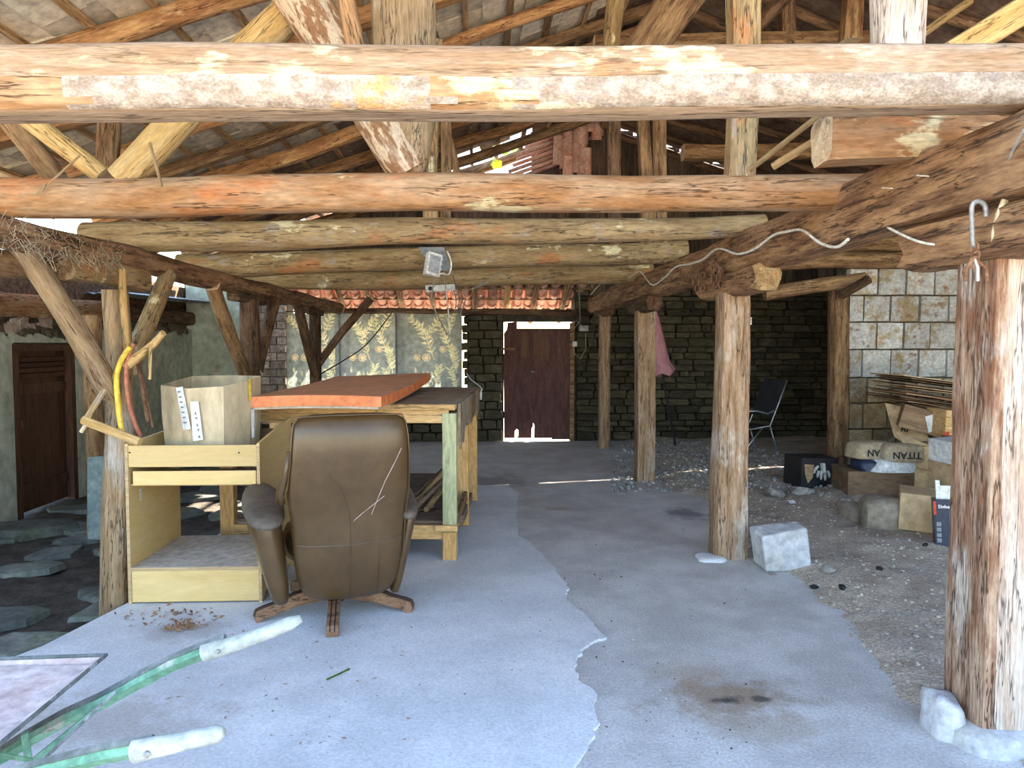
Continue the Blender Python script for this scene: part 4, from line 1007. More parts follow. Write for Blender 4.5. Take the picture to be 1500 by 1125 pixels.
panel(.017, .085, 'face_panel', [MT['orange'], MT['orange_top']])

# --- recliner
def loft(rows, n=26, cap=True, e=3.0):
    """rows of (centre, half width, half depth, z)"""
    b = MB(); vs = []
    for (cx, cy, hw, hd, z) in rows:
        for k in range(n):
            t = 2 * math.pi * k / n; c, s = math.cos(t), math.sin(t)
            q = (abs(c) ** e + abs(s) ** e) ** (-1 / e)
            vs.append((cx + hw * q * c, cy + hd * q * s, z))
    fs = [(i * n + k, i * n + (k + 1) % n, (i + 1) * n + (k + 1) % n, (i + 1) * n + k) for i in range(len(rows) - 1) for k in range(n)]
    if cap: fs += [tuple(reversed(range(n))), tuple(range((len(rows) - 1) * n, len(rows) * n))]
    b.add(vs, fs); return b
rec = empty('recliner', (-.83, 4.36, .014), R(17), label='brown leather swivel recliner seen from behind, on a wooden star base', cat='armchair')
RM = wmat(rec)
BK = [(r[0] + .045,) + r[1:] for r in [(.0, -.16, .10, .06, .125), (.0, -.18, .20, .10, .135), (.0, -.20, .255, .125, .18), (.0, -.22, .285, .13, .27), (0, -.245, .298, .12, .42), (0, -.265, .302, .105, .55), (-.005, -.29, .318, .095, .68), (-.005, -.315, .328, .09, .78), (0, -.342, .318, .088, .92), (0, -.352, .312, .085, 1.03), (0, -.350, .305, .08, 1.10), (0, -.342, .29, .065, 1.15), (0, -.335, .20, .03, 1.172)]]
o = loft(BK, 30, e=3.2).build('backrest', MT['leather'], rec, RM, smooth=True, sub=1); back = o
def backrow(z):
    for a, c in zip(BK, BK[1:]):
        if a[4] <= z <= c[4]:
            t = (z - a[4]) / (c[4] - a[4]); return [a[i] + (c[i] - a[i]) * t for i in range(4)]
    return BK[-1][:4]
def onback(x, z, lift=.001):
    cx, cy, hw, hd = backrow(z); e = 3.2
    u = min(.98, abs((x - cx) / hw)); return Vector((x, cy - hd * (1 - u ** e) ** (1 / e) * .985 - lift, z))
def seam(pts, r=.0028, m='leather_dusty', name='seam'):
    P_ = []
    for (x0, z0), (x1, z1) in zip(pts, pts[1:]):
        for t in range(6): P_.append(onback(x0 + (x1 - x0) * t / 6, z0 + (z1 - z0) * t / 6))
    P_.append(onback(*pts[-1])); b = MB(); b.tube(P_, r, 5); b.build(name, MT[m], back, RM, smooth=True)
seam([(.04, .15), (.04, .45), (.035, .62), (-.01, .78), (-.10, .88)], .003, 'leather')
seam([(-.24, .47), (.04, .46), (.32, .48)], .003)
seam([(.19, .16), (.195, .5)], .002, 'leather')
seam([(.31, .98), (.22, .80), (.15, .62)], .0016, 'tray_dust', 'scratch')
seam([(.22, .72), (.1, .63), (.03, .57)], .0016, 'tray_dust', 'scratch')
pip = [Vector((-.300, -.44, z_)) for z_ in ()]
pts = []
for z in (.72, .78, .85, .92, 1.0, 1.06, 1.12):
    cx, cy, hw, hd = backrow(z); pts.append((cx - hw * .985 - (.03 if z < .75 else 0), cy - hd * .5, z))
for x in (-.27, -.18, -.08, .02, .12, .2, .27): 
    pts.append((x + .045, -.412 + .02 * abs(x) * 3, 1.155 + .012 * math.cos(x * 4)))
for z in (1.12, 1.05, .95, .85, .75, .6, .45, .3):
    cx, cy, hw, hd = backrow(z); pts.append((cx + hw * .985, cy - hd * .5, z))
b = MB(); b.tube(pts, .005, 6); b.build('piping', MT['leather'], back, RM, smooth=True)
for k, r in enumerate((.018, .012)):     # gathered folds at the lower left of the back
    b = MB(); b.tube([(-.31 - k * .02, -.33 + k * .03, .70), (-.315 - k * .012, -.34 + k * .03, .76), (-.29, -.37 + k * .03, .86), (-.275, -.39 + k * .03, .98)], [r, r * 1.1, r * .8, r * .5], 7); b.build('leather_fold', MT['leather'], back, RM, smooth=True)
loft([(0, .10, .24, .24, .30), (0, .10, .28, .28, .33), (0, .10, .29, .29, .42), (0, .10, .27, .27, .47), (0, .10, .2, .2, .48)], 24).build('seat_cushion', MT['leather'], rec, RM, smooth=True)
loft([(0, -.26, .2, .04, .46), (0, -.26, .26, .07, .5), (0, -.30, .27, .07, .9), (0, -.33, .25, .06, 1.08), (0, -.34, .15, .02, 1.11)], 20).build('back_cushion', MT['leather'], rec, RM, smooth=True)
for sx in (-1, 1):
    X_ = .40 if sx < 0 else .385; kw = 1.75 if sx < 0 else 1.0
    rows = [(c_, y_, h_ * kw, d_, z_) for c_, y_, h_, d_, z_ in [(sx * (X_ - .085), -.20, .018, .05, .125), (sx * (X_ - .08), -.19, .028, .09, .16), (sx * (X_ - .055), -.15, .038, .15, .30), (sx * (X_ - .025), -.09, .045, .22, .46), (sx * X_, -.03, .055, .28, .58), (sx * X_, -.02, .055, .30, .615)]]
    arm = loft(rows, 22, e=3).build('armrest', MT['leather'], rec, RM, smooth=True, sub=1)
    w_ = .11 if sx < 0 else .075
    rows = [(sx * X_, -.02, w_ * .7, .29, .605), (sx * X_, -.02, w_, .325, .618), (sx * X_, -.02, w_ * 1.02, .335, .64), (sx * X_, -.02, w_ * .9, .32, .665), (sx * X_, -.02, w_ * .5, .25, .675)]
    pad = loft(rows, 22, e=2.6)
    pad.v = [(v[0] + (.05 * v[1] * sx), v[1], v[2] + .16 * (v[1] + .02)) for v in pad.v]
    pad.build('arm_pad', MT['leather_dusty'], arm, RM, smooth=True, sub=1)
b = MB(); b.lathe([(.05, .05), (.05, .10), (.035, .11), (.035, .3)], (0, 0, 0), 16); b.build('column', MT['black'], rec, RM, smooth=False)
for k in range(5):
    a = R(203 + 72 * k - 14); d = Vector((math.cos(a), math.sin(a), 0)); s_ = Vector((-d.y, d.x, 0))
    prof = [(.03, .115, .05), (.12, .118, .05), (.24, .10, .045), (.34, .072, .04), (.42, .058, .038), (.455, .05, .036), (.465, .03, .03), (.46, .0, .028), (.42, .0, .03)]
    up = [(.03, .118), (.12, .12), (.24, .102), (.34, .074), (.42, .06), (.452, .05), (.462, .025), (.455, .0)]
    dn = [(.42, .0), (.40, .018), (.33, .032), (.24, .052), (.12, .064), (.03, .062)]
    up = [(u, z * 1.22) for u, z in up]; side = up + dn; w = .032
    b = MB(); b.hexa([d * u + s_ * w + Vector((0, 0, z)) for u, z in side], [d * u - s_ * w + Vector((0, 0, z)) for u, z in side])
    leg = b.build('star_leg', MT['walnut'], rec, RM, bev=.004)
    b = MB()
    for q in (-.012, .012): b.tube([d * u + s_ * q + Vector((0, 0, z + .001)) for u, z in up[:-1]], .0035, 5)
    b.build('inlay_strip', MT['black'], leg, RM)

# --- wheelbarrow
wb = empty('wheelbarrow', (-1.6, 1.95, 0), label='green wheelbarrow with pink dusty tray and pale handle grips', cat='wheelbarrow')
rim = [(-2.25, 1.5, .56), (-1.2, 1.40, .55), (-1.2, 2.43, .55), (-2.25, 2.36, .56)]
bot = [(-2.0, 1.68, .30), (-1.55, 1.64, .34), (-1.55, 2.2, .34), (-2.0, 2.16, .30)]
b = MB(); N = 8
for i in range(4):
    a, c, d, e = Vector(rim[i]), Vector(rim[(i + 1) % 4]), Vector(bot[(i + 1) % 4]), Vector(bot[i])
    for k in range(N):
        t0, t1 = k / N, (k + 1) / N
        b.add([a.lerp(c, t0), a.lerp(c, t1), e.lerp(d, t1), e.lerp(d, t0)], [(0, 1, 2, 3)])
b.add(bot, [(0, 1, 2, 3)])
o = b.build('tray', MT['tray_dust'], wb); o.data.validate()
sm = o.modifiers.new('thick', 'SOLIDIFY'); sm.thickness = .005
b = MB(); rp = [Vector(v) for v in rim]; rp = rp + [rp[0]]; b.tube(rp, .007, 8); b.build('tray_rim', MT['green_dark'], wb)
# dried mortar in the tray
b = MB(); vs = []; M_, N_ = 12, 14
for j in range(N_ + 1):
    for i in range(M_ + 1):
        u, v = i / M_, j / N_
        x = -2.2 + u * .99; y = 1.47 + v * .92
        edge = max(abs(u - .5), abs(v - .5)) * 2
        vs.append((x, y, .525 + .012 * edge ** 3 + .012 * noise.noise((x * 6, y * 6, 1))))
b.add(vs, [(j * (M_ + 1) + i, j * (M_ + 1) + i + 1, (j + 1) * (M_ + 1) + i + 1, (j + 1) * (M_ + 1) + i) for j in range(N_) for i in range(M_)])
o = b.build('dried_mortar', MT['tray_dust'], wb); smooth_angle(o, 80)
def hpath(pts, y): return [P(x, y_, y) for x, y_ in pts]
for (pts, y, gp, r, gr) in (([(-60, 1135), (0, 1108), (45, 1080), (95, 1052), (150, 1027), (200, 999), (250, 973), (330, 941)], 2.25, [(298, 957), (340, 944), (385, 929), (425, 913), (441, 906)], .024, .021),
                            ([(-120, 1200), (0, 1146), (60, 1128), (150, 1106), (225, 1092)], 1.6, [(196, 1101), (240, 1092), (285, 1082), (318, 1075), (328, 1072)], .021, .019)):
    c = hpath(pts, y); b = MB(); b.tube(c, r, 4, flat=1.0); h_ = b.build('handle', MT['green_paint'], wb)
    b = MB(); b.tube([p + Vector((0, 0, r * .75)) for p in c], r * .5, 4); b.build('flange', MT['green_dark'], h_)
    g = hpath(gp, y - .012); b = MB(); b.tube(g, [gr * 1.25, gr * 1.15, gr, gr, gr * .55], 12); b.build('grip', MT['grip'], h_, smooth=True)
    q = g[0].lerp(g[1], .6); b = MB(); b.lathe([(.007, -.004), (.007, .004), (.004, .007)], (0, 0, 0), 10); b.build('bolt', MT['steel_dull'], h_, Matrix.Translation(q + Vector((0, -gr * 1.25, 0))) @ Matrix.Rotation(R(90), 4, 'X'))
for (a, c, r, m) in (((168, 1014, 2.22), (62, 1114, 2.0), .006, 'green_dark'), ((140, 1040, 2.2), (52, 1112, 2.05), .014, 'green_paint'), ((36, 1074, 2.15), (46, 1140, 2.15), .018, 'green_paint'), ((0, 1106, 2.1), (60, 1116, 2.1), .012, 'green_paint')):
    b = MB(); b.tube([P(*a), P(*c)], r, 4, flat=.5 if r > .01 else 1); b.build('brace', MT[m], wb)
for y in (1.7, 2.18):
    b = MB(); b.tube([(-1.45, y, .40), (-1.52, y, .02), (-1.62, y, .012), (-1.75, y, .35)], .013, 8); b.build('leg', MT['green_paint'], wb)
b = MB(); vs = []
for (r, h) in ((.10, .03), (.17, .045), (.19, .03), (.19, -.03), (.17, -.045), (.10, -.03)): vs.append((r, h))
b.lathe(vs, (0, 0, 0), 24); b.build('wheel', MT['black'], wb, Matrix.Translation((-2.55, 1.93, .19)) @ Matrix.Rotation(R(90), 4, 'X'), smooth=True)
b = MB(); b.tube([(-2.55, 1.78, .19), (-2.55, 2.08, .19)], .01, 8); b.tube([(-2.0, 1.7, .33), (-2.55, 1.8, .19)], .014, 6); b.tube([(-2.0, 2.16, .33), (-2.55, 2.06, .19)], .014, 6); b.build('fork', MT['green_paint'], wb)

# --- saws and tools on the crooked left post
sw = empty('frame_saw', P(150, 600, 4.35), label='old wooden frame saw with grey lath, hanging on the crooked left post', cat='saw')
log('handle', P(122, 615, 4.34), P(205, 648, 4.30), .024, MT['strut_yellow'], n=8, sq=4, parent=sw, wob=.004)
log('stretcher', P(128, 612, 4.34), P(190, 512, 4.40), .016, MT['log_tan'], n=8, sq=5, parent=sw, wob=.004)
log('peg', P(130, 618, 4.33), P(119, 634, 4.33), .012, MT['cut_end'], n=8, parent=sw)
b = MB(); b.tube(spline([P(191, 508, 4.36), P(178, 527, 4.36), P(171, 550, 4.36), P(172, 580, 4.36), P(176, 618, 4.36), P(181, 642, 4.36)]), .016, 8); o = b.build('bow_saw_frame', MT['yellow'], smooth=True)
tag(o, 'bent yellow tube bow saw frame hanging on the crooked left post', 'saw')
b = MB(); b.tube(spline([P(196, 503, 4.38), P(187, 525, 4.38), P(185, 555, 4.38), P(189, 590, 4.38), P(197, 618, 4.38), P(206, 640, 4.40)]), .013, 8); o = b.build('bow_saw_frame', MT['red_tube'], smooth=True)
tag(o, 'bent red brown tube bow saw frame hanging beside the yellow one', 'saw')
for a, c, r, lb in (((201, 528, 4.5), (214, 618, 4.5), .010, 'dark rusty iron rod hanging behind the bow saws'), ((206, 530, 4.55), (224, 626, 4.55), .006, 'thin black rod hanging behind the bow saws'), ((219, 504, 4.34), (218, 556, 4.34), .010, 'short pale stick dangling right of the bow saws')):
    log('rod', P(*a), P(*c), r, MT['rust'] if r != .010 or a[0] < 210 else MT['strut_yellow'], n=6, label=lb, cat='rod')
b = MB(); b.hexa([P(128, 790, 6.5), P(150, 791, 6.5), P(150, 791, 6.52), P(128, 790, 6.52)], [P(128, 670, 6.62), P(151, 668, 6.62), P(151, 668, 6.64), P(128, 670, 6.64)]); o = b.build('slate_sheet', MT['slate'], bev=.002)
M0 = o.matrix_basis; tag(o, 'blue grey sheet panel leaning beside the crooked left post', 'panel')

# --- curtains in the back opening, with botanical print
def leaf_shape(b, p, L, w, ang, mi=0):
    d = Vector((math.cos(ang), 0, math.sin(ang))); s = Vector((-d.z, 0, d.x))
    b.add([p, p + d * L * .35 + s * w, p + d * L, p + d * L * .35 - s * w], [(0, 1, 2, 3)], mi)
def ring(b, p, r0, r1, mi=1, n=14):
    vs = []
    for k in range(n):
        t = 2 * math.pi * k / n; vs += [p + Vector((r0 * math.cos(t), 0, r0 * math.sin(t))), p + Vector((r1 * math.cos(t), 0, r1 * math.sin(t)))]
    b.add(vs, [(2 * k, 2 * ((k + 1) % n), 2 * ((k + 1) % n) + 1, 2 * k + 1) for k in range(n)], mi)
def disc(b, p, r, mi=1, n=12):
    b.add([p + Vector((r * math.cos(2 * math.pi * k / n), 0, r * math.sin(2 * math.pi * k / n))) for k in range(n)], [tuple(range(n))], mi)
rnd = random.Random(3)
CY = BY + .015
def inside(poly, x, z):
    r = False; j = len(poly) - 1
    for i in range(len(poly)):
        (xi, zi), (xj, zj) = poly[i], poly[j]
        if (zi > z) != (zj > z) and x < (xj - xi) * (z - zi) / (zj - zi) + xi: r = not r
        j = i
    return r
for ci, (pa, pb, dk, lb) in enumerate(((420, 500, 491, 'grey green botanical print curtain behind the forked post'), (497, 583, 513, 'middle grey green botanical print curtain with dark left border'), (580, 677, 593, 'grey green botanical print curtain nearest the stone wall'))):
    cur = empty('curtain', (BX((pa + pb) / 2), CY, 1.0), label=lb, cat='curtain', group='curtains in the back opening')
    pr = MB()
    def Q(px, py): q = P(px, py, BY); return Vector((q.x, 0, q.z))
    base = (pb - 80) if ci else pa - 2
    for (qx, qy, rr) in ((14, 523, .055), (28, 523, .065), (52, 511, .055), (66, 511, .055)):
        disc(pr, Q(base + qx, qy), rr); disc(pr, Q(base + qx, qy), rr * .78, 9); disc(pr, Q(base + qx, qy), rr * .62)
    for qx, qy, L, a0 in ((58, 500, .5, 2.0), (64, 470, .42, 1.2), (30, 500, .5, 1.9), (20, 480, .4, 2.4), (70, 530, .3, 1.7), (44, 550, .28, 1.4), (68, 556, .3, 1.9), (40, 475, .4, 1.0)):
        p0 = Q(base + qx, qy); d = Vector((math.cos(a0), 0, math.sin(a0))); s = Vector((-d.z, 0, d.x)) * .008
        pr.add([p0 - d * L * .6 - s, p0 - d * L * .6 + s, p0 + d * L * .6 + s, p0 + d * L * .6 - s], [(0, 1, 2, 3)], 1)
        for k in range(7):
            p = p0 + d * L * .9 * (k / 6 - .4)
            for sgn in (-1, 1): leaf_shape(pr, p, rnd.uniform(.07, .13), rnd.uniform(.013, .024), a0 + sgn * rnd.uniform(.6, 1.1))
    for qx, qy in ((12, 542), (24, 547), (30, 547), (36, 547), (42, 547)): leaf_shape(pr, Q(base + qx, qy + 4), .10, .022, math.pi / 2, 0)
    for qx in (8, 20, 33): disc(pr, Q(base + qx, 561), .05, 0); disc(pr, Q(base + qx, 561), .035, 9)
    zt_, zb_ = BZ(459), BZ(600); xa, xb = BX(pa), BX(pb)
    nx, nz = int((xb - xa) / .0105), int((zt_ - zb_) / .0105)
    cell = {}
    for f_, mi in zip(pr.f, pr.m):
        poly = [(pr.v[i][0], pr.v[i][2]) for i in f_]
        i0 = int((min(q[0] for q in poly) - xa) / (xb - xa) * nx); i1 = int((max(q[0] for q in poly) - xa) / (xb - xa) * nx) + 1
        j0 = int((min(q[1] for q in poly) - zb_) / (zt_ - zb_) * nz); j1 = int((max(q[1] for q in poly) - zb_) / (zt_ - zb_) * nz) + 1
        for i in range(max(i0, 0), min(i1, nx)):
            for j in range(max(j0, 0), min(j1, nz)):
                if inside(poly, xa + (i + .5) / nx * (xb - xa), zb_ + (j + .5) / nz * (zt_ - zb_)): cell[(i, j)] = 0 if mi == 9 else mi + 1
    b = MB(); yo_ = CY - .03 * ci
    for j in range(nz + 1):
        for i in range(nx + 1):
            u = i / nx; b.v.append((xa + (xb - xa) * u, yo_ + .012 * math.sin(u * 21 + ci) + .008 * math.sin(u * 7), zb_ + (zt_ - zb_) * j / nz - .015 * math.sin(math.pi * u) * (j / nz)))
    for j in range(nz):
        for i in range(nx):
            b.f.append((j * (nx + 1) + i, j * (nx + 1) + i + 1, (j + 1) * (nx + 1) + i + 1, (j + 1) * (nx + 1) + i))
            px_ = pa + (pb - pa) * (i + .5) / nx
            b.m.append(3 if (px_ < dk if ci else px_ > dk) else cell.get((i, j), 0))
    b.build('cloth', [MT['curtain'], MT['print'], MT['print_warm'], MT['curtain_edge']], cur, smooth=True)
b = MB(); b.tube([(cx0 - .05, BY + .02, BZ(457)), (cx1 + .02, BY + .02, BZ(457))], .012, 8); o = b.build('curtain_rail', MT['log_dark']); tag(o, 'thin dark rail along the top of the three curtains', 'rail')
# --- lights, wires and sockets
fl_ = empty('floodlight', P(640, 385, 6.7), label='white floodlight with folded grey backing board under the log beams', cat='floodlight')
b = MB(); b.hexa([P(613, 362, 6.62), P(650, 362, 6.62), P(650, 362, 6.64), P(613, 362, 6.64)], [P(634, 398, 6.7), P(661, 396, 6.7), P(661, 396, 6.72), P(634, 398, 6.72)]); b.build('backing_board', MT['tin'], fl_)
M_ = face_matrix(P(634, 388, 6.5), Vector((1, .5, -.25)), Vector((-.25, 0, 1)))
boxpart('housing', (0, 0, 0), (.13, .20, .07), MT['white_plastic'], fl_, M_, .006)
boxpart('lens', (.0, 0, .036), (.10, .15, .006), MT['steel_dull'], fl_, M_, .002)
for k in range(4): boxpart('cooling_rib', (.066 + .004, -.07 + k * .045, 0), (.008, .01, .06), MT['white_plastic'], fl_, M_, 0)
ps = empty('power_strip', P(648, 423, 8.4), label='white power strip hanging under the farthest log beam', cat='power strip')
M_ = Matrix.Translation(P(645, 422, 8.42)) @ Matrix.Rotation(R(-3), 4, 'Y')
boxpart('body', (0, 0, 0), (.33, .04, .075), MT['white_plastic'], ps, M_, .008)
for x in (-.11, 0, .09):
    b = MB(); b.lathe([(.024, 0), (.024, .006), (.02, .006), (.018, .002)], (0, 0, 0), 14); b.build('socket', MT['black'] if x < -.1 else MT['white_plastic'], ps, M_ @ Matrix.Translation((x, -.02, 0)) @ Matrix.Rotation(R(90), 4, 'X'))
def wire(pts, r, m, label, name='cable', n=6):
    S_ = spline([P(*p) if len(p) == 3 else GF(*p) for p in pts]); b = MB(); b.tube(S_, r, n); o = b.build(name, MT[m], smooth=True)
    return tag(o, label, 'cable')
wire([(655, 368, 6.55), (661, 385, 6.5), (657, 402, 6.5), (640, 404, 6.5), (632, 440, 8.2), (640, 460, 9), (655, 490, 10)], .008, 'wire', 'thin pale cable looping down from the floodlight')
wire([(650, 400, 6.6), (653, 420, 8.3), (658, 470, 8.3), (659, 490, 8.3)], .007, 'wire', 'thin pale cable hanging straight down past the power strip')
wire([(663, 400, 6.6), (672, 425, 8.3), (700, 420, 8.3), (730, 402, 8.35), (745, 410, 8.35)], .006, 'wire_grey', 'thin grey cable sagging along the farthest log beam')
for i, dx in enumerate((0, 6, 11, 17)):
    wire([(664 + dx, 425, 8.4), (668 + dx * .8, 440, 8.5), (666 + dx * .5, 458, 8.6)], .006, 'wire_grey', ('short grey wire end dangling left of the power strip plug', 'short grey wire end next to the dangling plug wires', 'grey wire end curling under the log beam', 'rightmost short grey wire end under the log beam')[i])
wire([(466, 550, 10.12), (500, 530, 10.5), (528, 512, 11), (548, 492, 11.5), (575, 457, 12.02)], .009, 'black', 'thin black cord stretched slantwise in front of the curtains')
wire([(865, 432), (885, 412), (905, 415), (925, 405), (938, 398), (955, 417), (972, 408), (990, 391), (1010, 387), (1030, 380), (1052, 364), (1080, 372), (1105, 365), (1132, 345), (1150, 340), (1175, 337), (1200, 355), (1225, 362), (1243, 350)], .008, 'wire', 'white cable pinned in waves along the right girder')
wire([(1300, 333, 3.3), (1340, 352, 3.1), (1375, 359, 3.0), (1408, 361, 2.95)], .006, 'wire', 'white cable sagging between bolster and the big right post')
jb = empty('junction_box', P(855, 481, 11.8), label='grey junction box with cable loops beside the maroon door', cat='junction box')
boxpart('box', P(855, 481, 11.9), (.15, .08, .10), MT['steel_dull'], jb, None, .01)
b = MB(); b.tube([P(848, 421, 11.8), P(850, 470, 11.85), P(842, 480, 11.85), P(838, 474, 11.85), P(845, 470, 11.85), P(856, 480, 11.85)], .010, 6); b.build('cable', MT['wire_grey'], jb)
b = MB(); b.tube([P(858, 488, 11.85), P(858, 512, 11.85), P(850, 526, 11.85), P(841, 518, 11.85), P(841, 508, 11.85)], .009, 6); b.build('cable', MT['wire_grey'], jb)
boxpart('switch', P(842, 504, 11.92), (.075, .05, .085), MT['white_plastic'], jb, None, .008)
so = empty('cable_socket', P(704, 578, 7.2), label='small white socket on a bent cable behind the work bench corner', cat='socket')
boxpart('socket', P(704, 580, 7.5), (.03, .03, .075), MT['white_plastic'], so, None, .006)
b = MB(); b.tube([P(684, 548, 8.3), P(690, 556, 8.0), P(703, 566, 7.6), P(706, 570, 7.5), P(704, 576, 7.5)], .007, 6); b.build('cable', MT['wire'], so)
# --- hooks and chains
hk = empty('hook', P(1427, 340, 2.68), label='grey iron hook hanging at the top of the big right post', cat='hook')
b = MB(); b.tube(spline([P(1444, 318, 2.66), P(1443, 302, 2.66), P(1433, 295, 2.66), P(1424, 302, 2.66), P(1424, 330, 2.68), P(1425, 362, 2.70)]), .009, 8); b.build('shank', MT['steel_dull'], hk, smooth=True)
for k in range(3):
    b = MB(); c = P(1427 + (k % 2) * 2, 362 + k * 11, 2.70); b.tube([c + Vector((.015 * math.cos(t * math.pi / 5), 0, .02 * math.sin(t * math.pi / 5))) for t in range(11)], .004, 5); b.build('chain_link', MT['rust'], hk)
for px, a in ((1416, 1), (1432, 0), (1444, -1)):
    b = MB(); b.tube([P(1427, 378, 2.70), P(px, 392, 2.70), P(px - 2 * a, 412, 2.70)], .007, 6); b.build('prong', MT['rust'] if a else MT['steel_dull'], hk)
wire([(1500, 190, 2.4), (1482, 225, 2.5), (1472, 262, 2.6), (1473, 290, 2.64)], .006, 'wire_grey', 'grey wire running down to the rope knot on the big right post')
b = MB(); b.tube([P(1473, 285, 2.65), P(1464, 315, 2.65), P(1458, 340, 2.67), P(1456, 358, 2.68)], [.008, .014, .014, .01], 8); b.tube([P(1474, 288, 2.65), P(1472, 318, 2.66), P(1462, 340, 2.67)], .008, 8); o = b.build('rope_knot', MT['straw'], smooth=True); tag(o, 'pale rope end knotted beside the iron hook', 'rope')
for i, (px, py, y, lb) in enumerate(((1018, 395, 5.95, 'rusty chain hanging under the girder, left of two chains'), (1045, 390, 5.2, 'coiled rusty chain on the dark bolster above the stone block post'))):
    ch = empty('chain', P(px, py, y), label=lb, cat='chain', group='rusty chains on the right girder')
    for k in range(8):
        c = GF(px + (3 if k % 2 else -3) + (k // 4) * 8, py + (k % 4) * 9); b = MB()
        ax = Vector((1, 0, 0)) if k % 2 else Vector((.2, 1, 0)).normalized()
        b.tube([c + ax * .016 * math.cos(t * math.pi / 5) + Vector((0, 0, .030 * math.sin(t * math.pi / 5))) for t in range(11)], .006, 5); b.build('chain_link', MT['rust'], ch)
b = MB(); b.tube([*spline([GF(1048, 382), GF(1056, 400), GF(1050, 420), GF(1042, 418), GF(1044, 406)])], .012, 7); o = b.build('iron_ring_hook', MT['rust'], smooth=True); tag(o, 'curled rusty iron hook on the dark bolster', 'hook')
b = MB(); b.tube([P(1094, 474, 5.35), P(1100, 475, 5.33), P(1100, 465, 5.32)], .006, 6); o = b.build('hook', MT['white_plastic']); tag(o, 'small white hook on the side of the stone block post', 'hook')
boxpart('tag_plate', P(952, 450, 8.25), (.05, .01, .05), MT['paper_white'], None, None, .002); bpy.data.objects['tag_plate'].update_tag()
tag(bpy.data.objects['tag_plate'], 'small white square tag near the top of a brown post', 'tag')

# --- pink parasol and its black pole
um = empty('parasol', G(990, 656), label='folded dusty pink parasol on a black pole behind the brown post', cat='parasol')
b = MB(); b.tube([P(966, 500, 11.0), P(972, 560, 11.0), G(990, 656)], .017, 8); b.build('pole', MT['black'], um)
rows = [(.02, 447), (.05, 462), (.075, 490), (.09, 515), (.10, 530), (.15, 542), (.10, 550)]
b = MB(); vs = []; n = 20
for (r, py) in rows:
    c = P(955 + (py - 447) * .13, py, 11.0)
    for k in range(n):
        t = 2 * math.pi * k / n; q = r * (1 + .22 * math.sin(5 * t)) * 1.47; vs.append(c + Vector((q * math.cos(t), q * math.sin(t) * .6, .03 * math.sin(3 * t) if r > .09 else 0)))
b.add(vs, [(i * n + k, i * n + (k + 1) % n, (i + 1) * n + (k + 1) % n, (i + 1) * n + k) for i in range(len(rows) - 1) for k in range(n)] + [tuple(range(n))]); o = b.build('canopy', MT['pink'], um, smooth=True)

# --- black folding chair
fc = empty('folding_chair', G(1120, 668), label='black fabric folding chair with silver tube frame by the dark stone wall', cat='folding chair')
ya_, yb_ = 10.3, 10.62
for side, y, dx, dy in (('near', ya_, 0, 0), ('far', yb_, -31, -3)):
    q = lambda px, py: P(px + dx, py + dy, y)
    b = MB(); b.tube([q(1153, 557), q(1141, 590), q(1128, 624), q(1100, 629), q(1085, 627)], .012, 8); b.build('side_frame', MT['metal'], fc, smooth=True)
    b = MB(); b.tube([q(1128, 624), q(1134, 645), P(1143 + dx, 672 + dy * 1.2, y)], .011, 8); b.build('leg', MT['metal'], fc, smooth=True)
    b = MB(); b.tube([q(1118, 626), q(1100, 648), P(1086 + dx, 668 + dy, y)], .011, 8); b.build('leg', MT['metal'], fc, smooth=True)
    b = MB(); b.tube([q(1138, 600), q(1124, 606), q(1108, 602), q(1090, 603)], .013, 8); b.build('armrest', MT['metal'], fc, smooth=True)
def quad_slab(p, th, name, m, parent):
    p = [Vector(v) for v in p]; nn = (p[1] - p[0]).cross(p[2] - p[0]).normalized() * th
    b = MB(); b.hexa([v - nn for v in p], [v + nn for v in p]); return b.build(name, m, parent, bev=.004)
quad_slab([P(1151, 557, ya_), P(1121, 553, yb_), P(1100, 606, yb_), P(1131, 612, ya_)], .008, 'backrest', MT['black'], fc)
quad_slab([P(1126, 624, ya_), P(1097, 620, yb_), P(1056, 624, yb_), P(1087, 627, ya_)], .008, 'seat', MT['black'], fc)

# --- the store of boxes and sacks by the block wall
def carton(name, c, size, rz, m, label, cat='box', tilt=(0, 0), flaps=False, bev=.006, group=None):
    e = empty(name, c, rz, label=label, cat=cat, group=group)
    M = wmat(e) @ Euler((tilt[0], tilt[1], 0)).to_matrix().to_4x4()
    w, d, h = size
    b = MB()
    if flaps:
        for (cx, cy, sx, sy) in ((0, -d / 2, w, .006), (0, d / 2, w, .006), (-w / 2, 0, .006, d), (w / 2, 0, .006, d)): b.box((cx, cy, h / 2), (sx, sy, h))
        b.box((0, 0, .004), (w, d, .008))
    else: b.box((0, 0, h / 2), (w, d, h))
    b.build('body', MT[m], e, M, bev=0 if flaps else bev)
    return e, M
gzz = lambda x, y: max(gz(x, y), 0)
def gpt(px, py):
    p = G(px, py)
    for _ in range(3): p = G(px, py, gz(p.x, p.y))
    return p
# pale stone block beside the post
p = gpt(1152, 832); b = MB()
pr0 = [(-.17, -.12), (.16, -.14), (.20, .1), (-.14, .12)]; pr1 = [(-.21, -.13), (.15, -.09), (.17, .09), (-.19, .11)]
b.hexa([(x, y, 0) for x, y in pr0], [(x, y, z) for (x, y), z in zip(pr1, (.25, .29, .30, .27))])
o = b.build('stone_block', MT['pale_stone'], None, Matrix.Translation(p + Vector((0, .1, -.02))) @ Matrix.Rotation(.12, 4, 'Z'), bev=.02, seg=3); tag(o, 'pale blue grey stone block lying beside the pale squared post', 'stone')
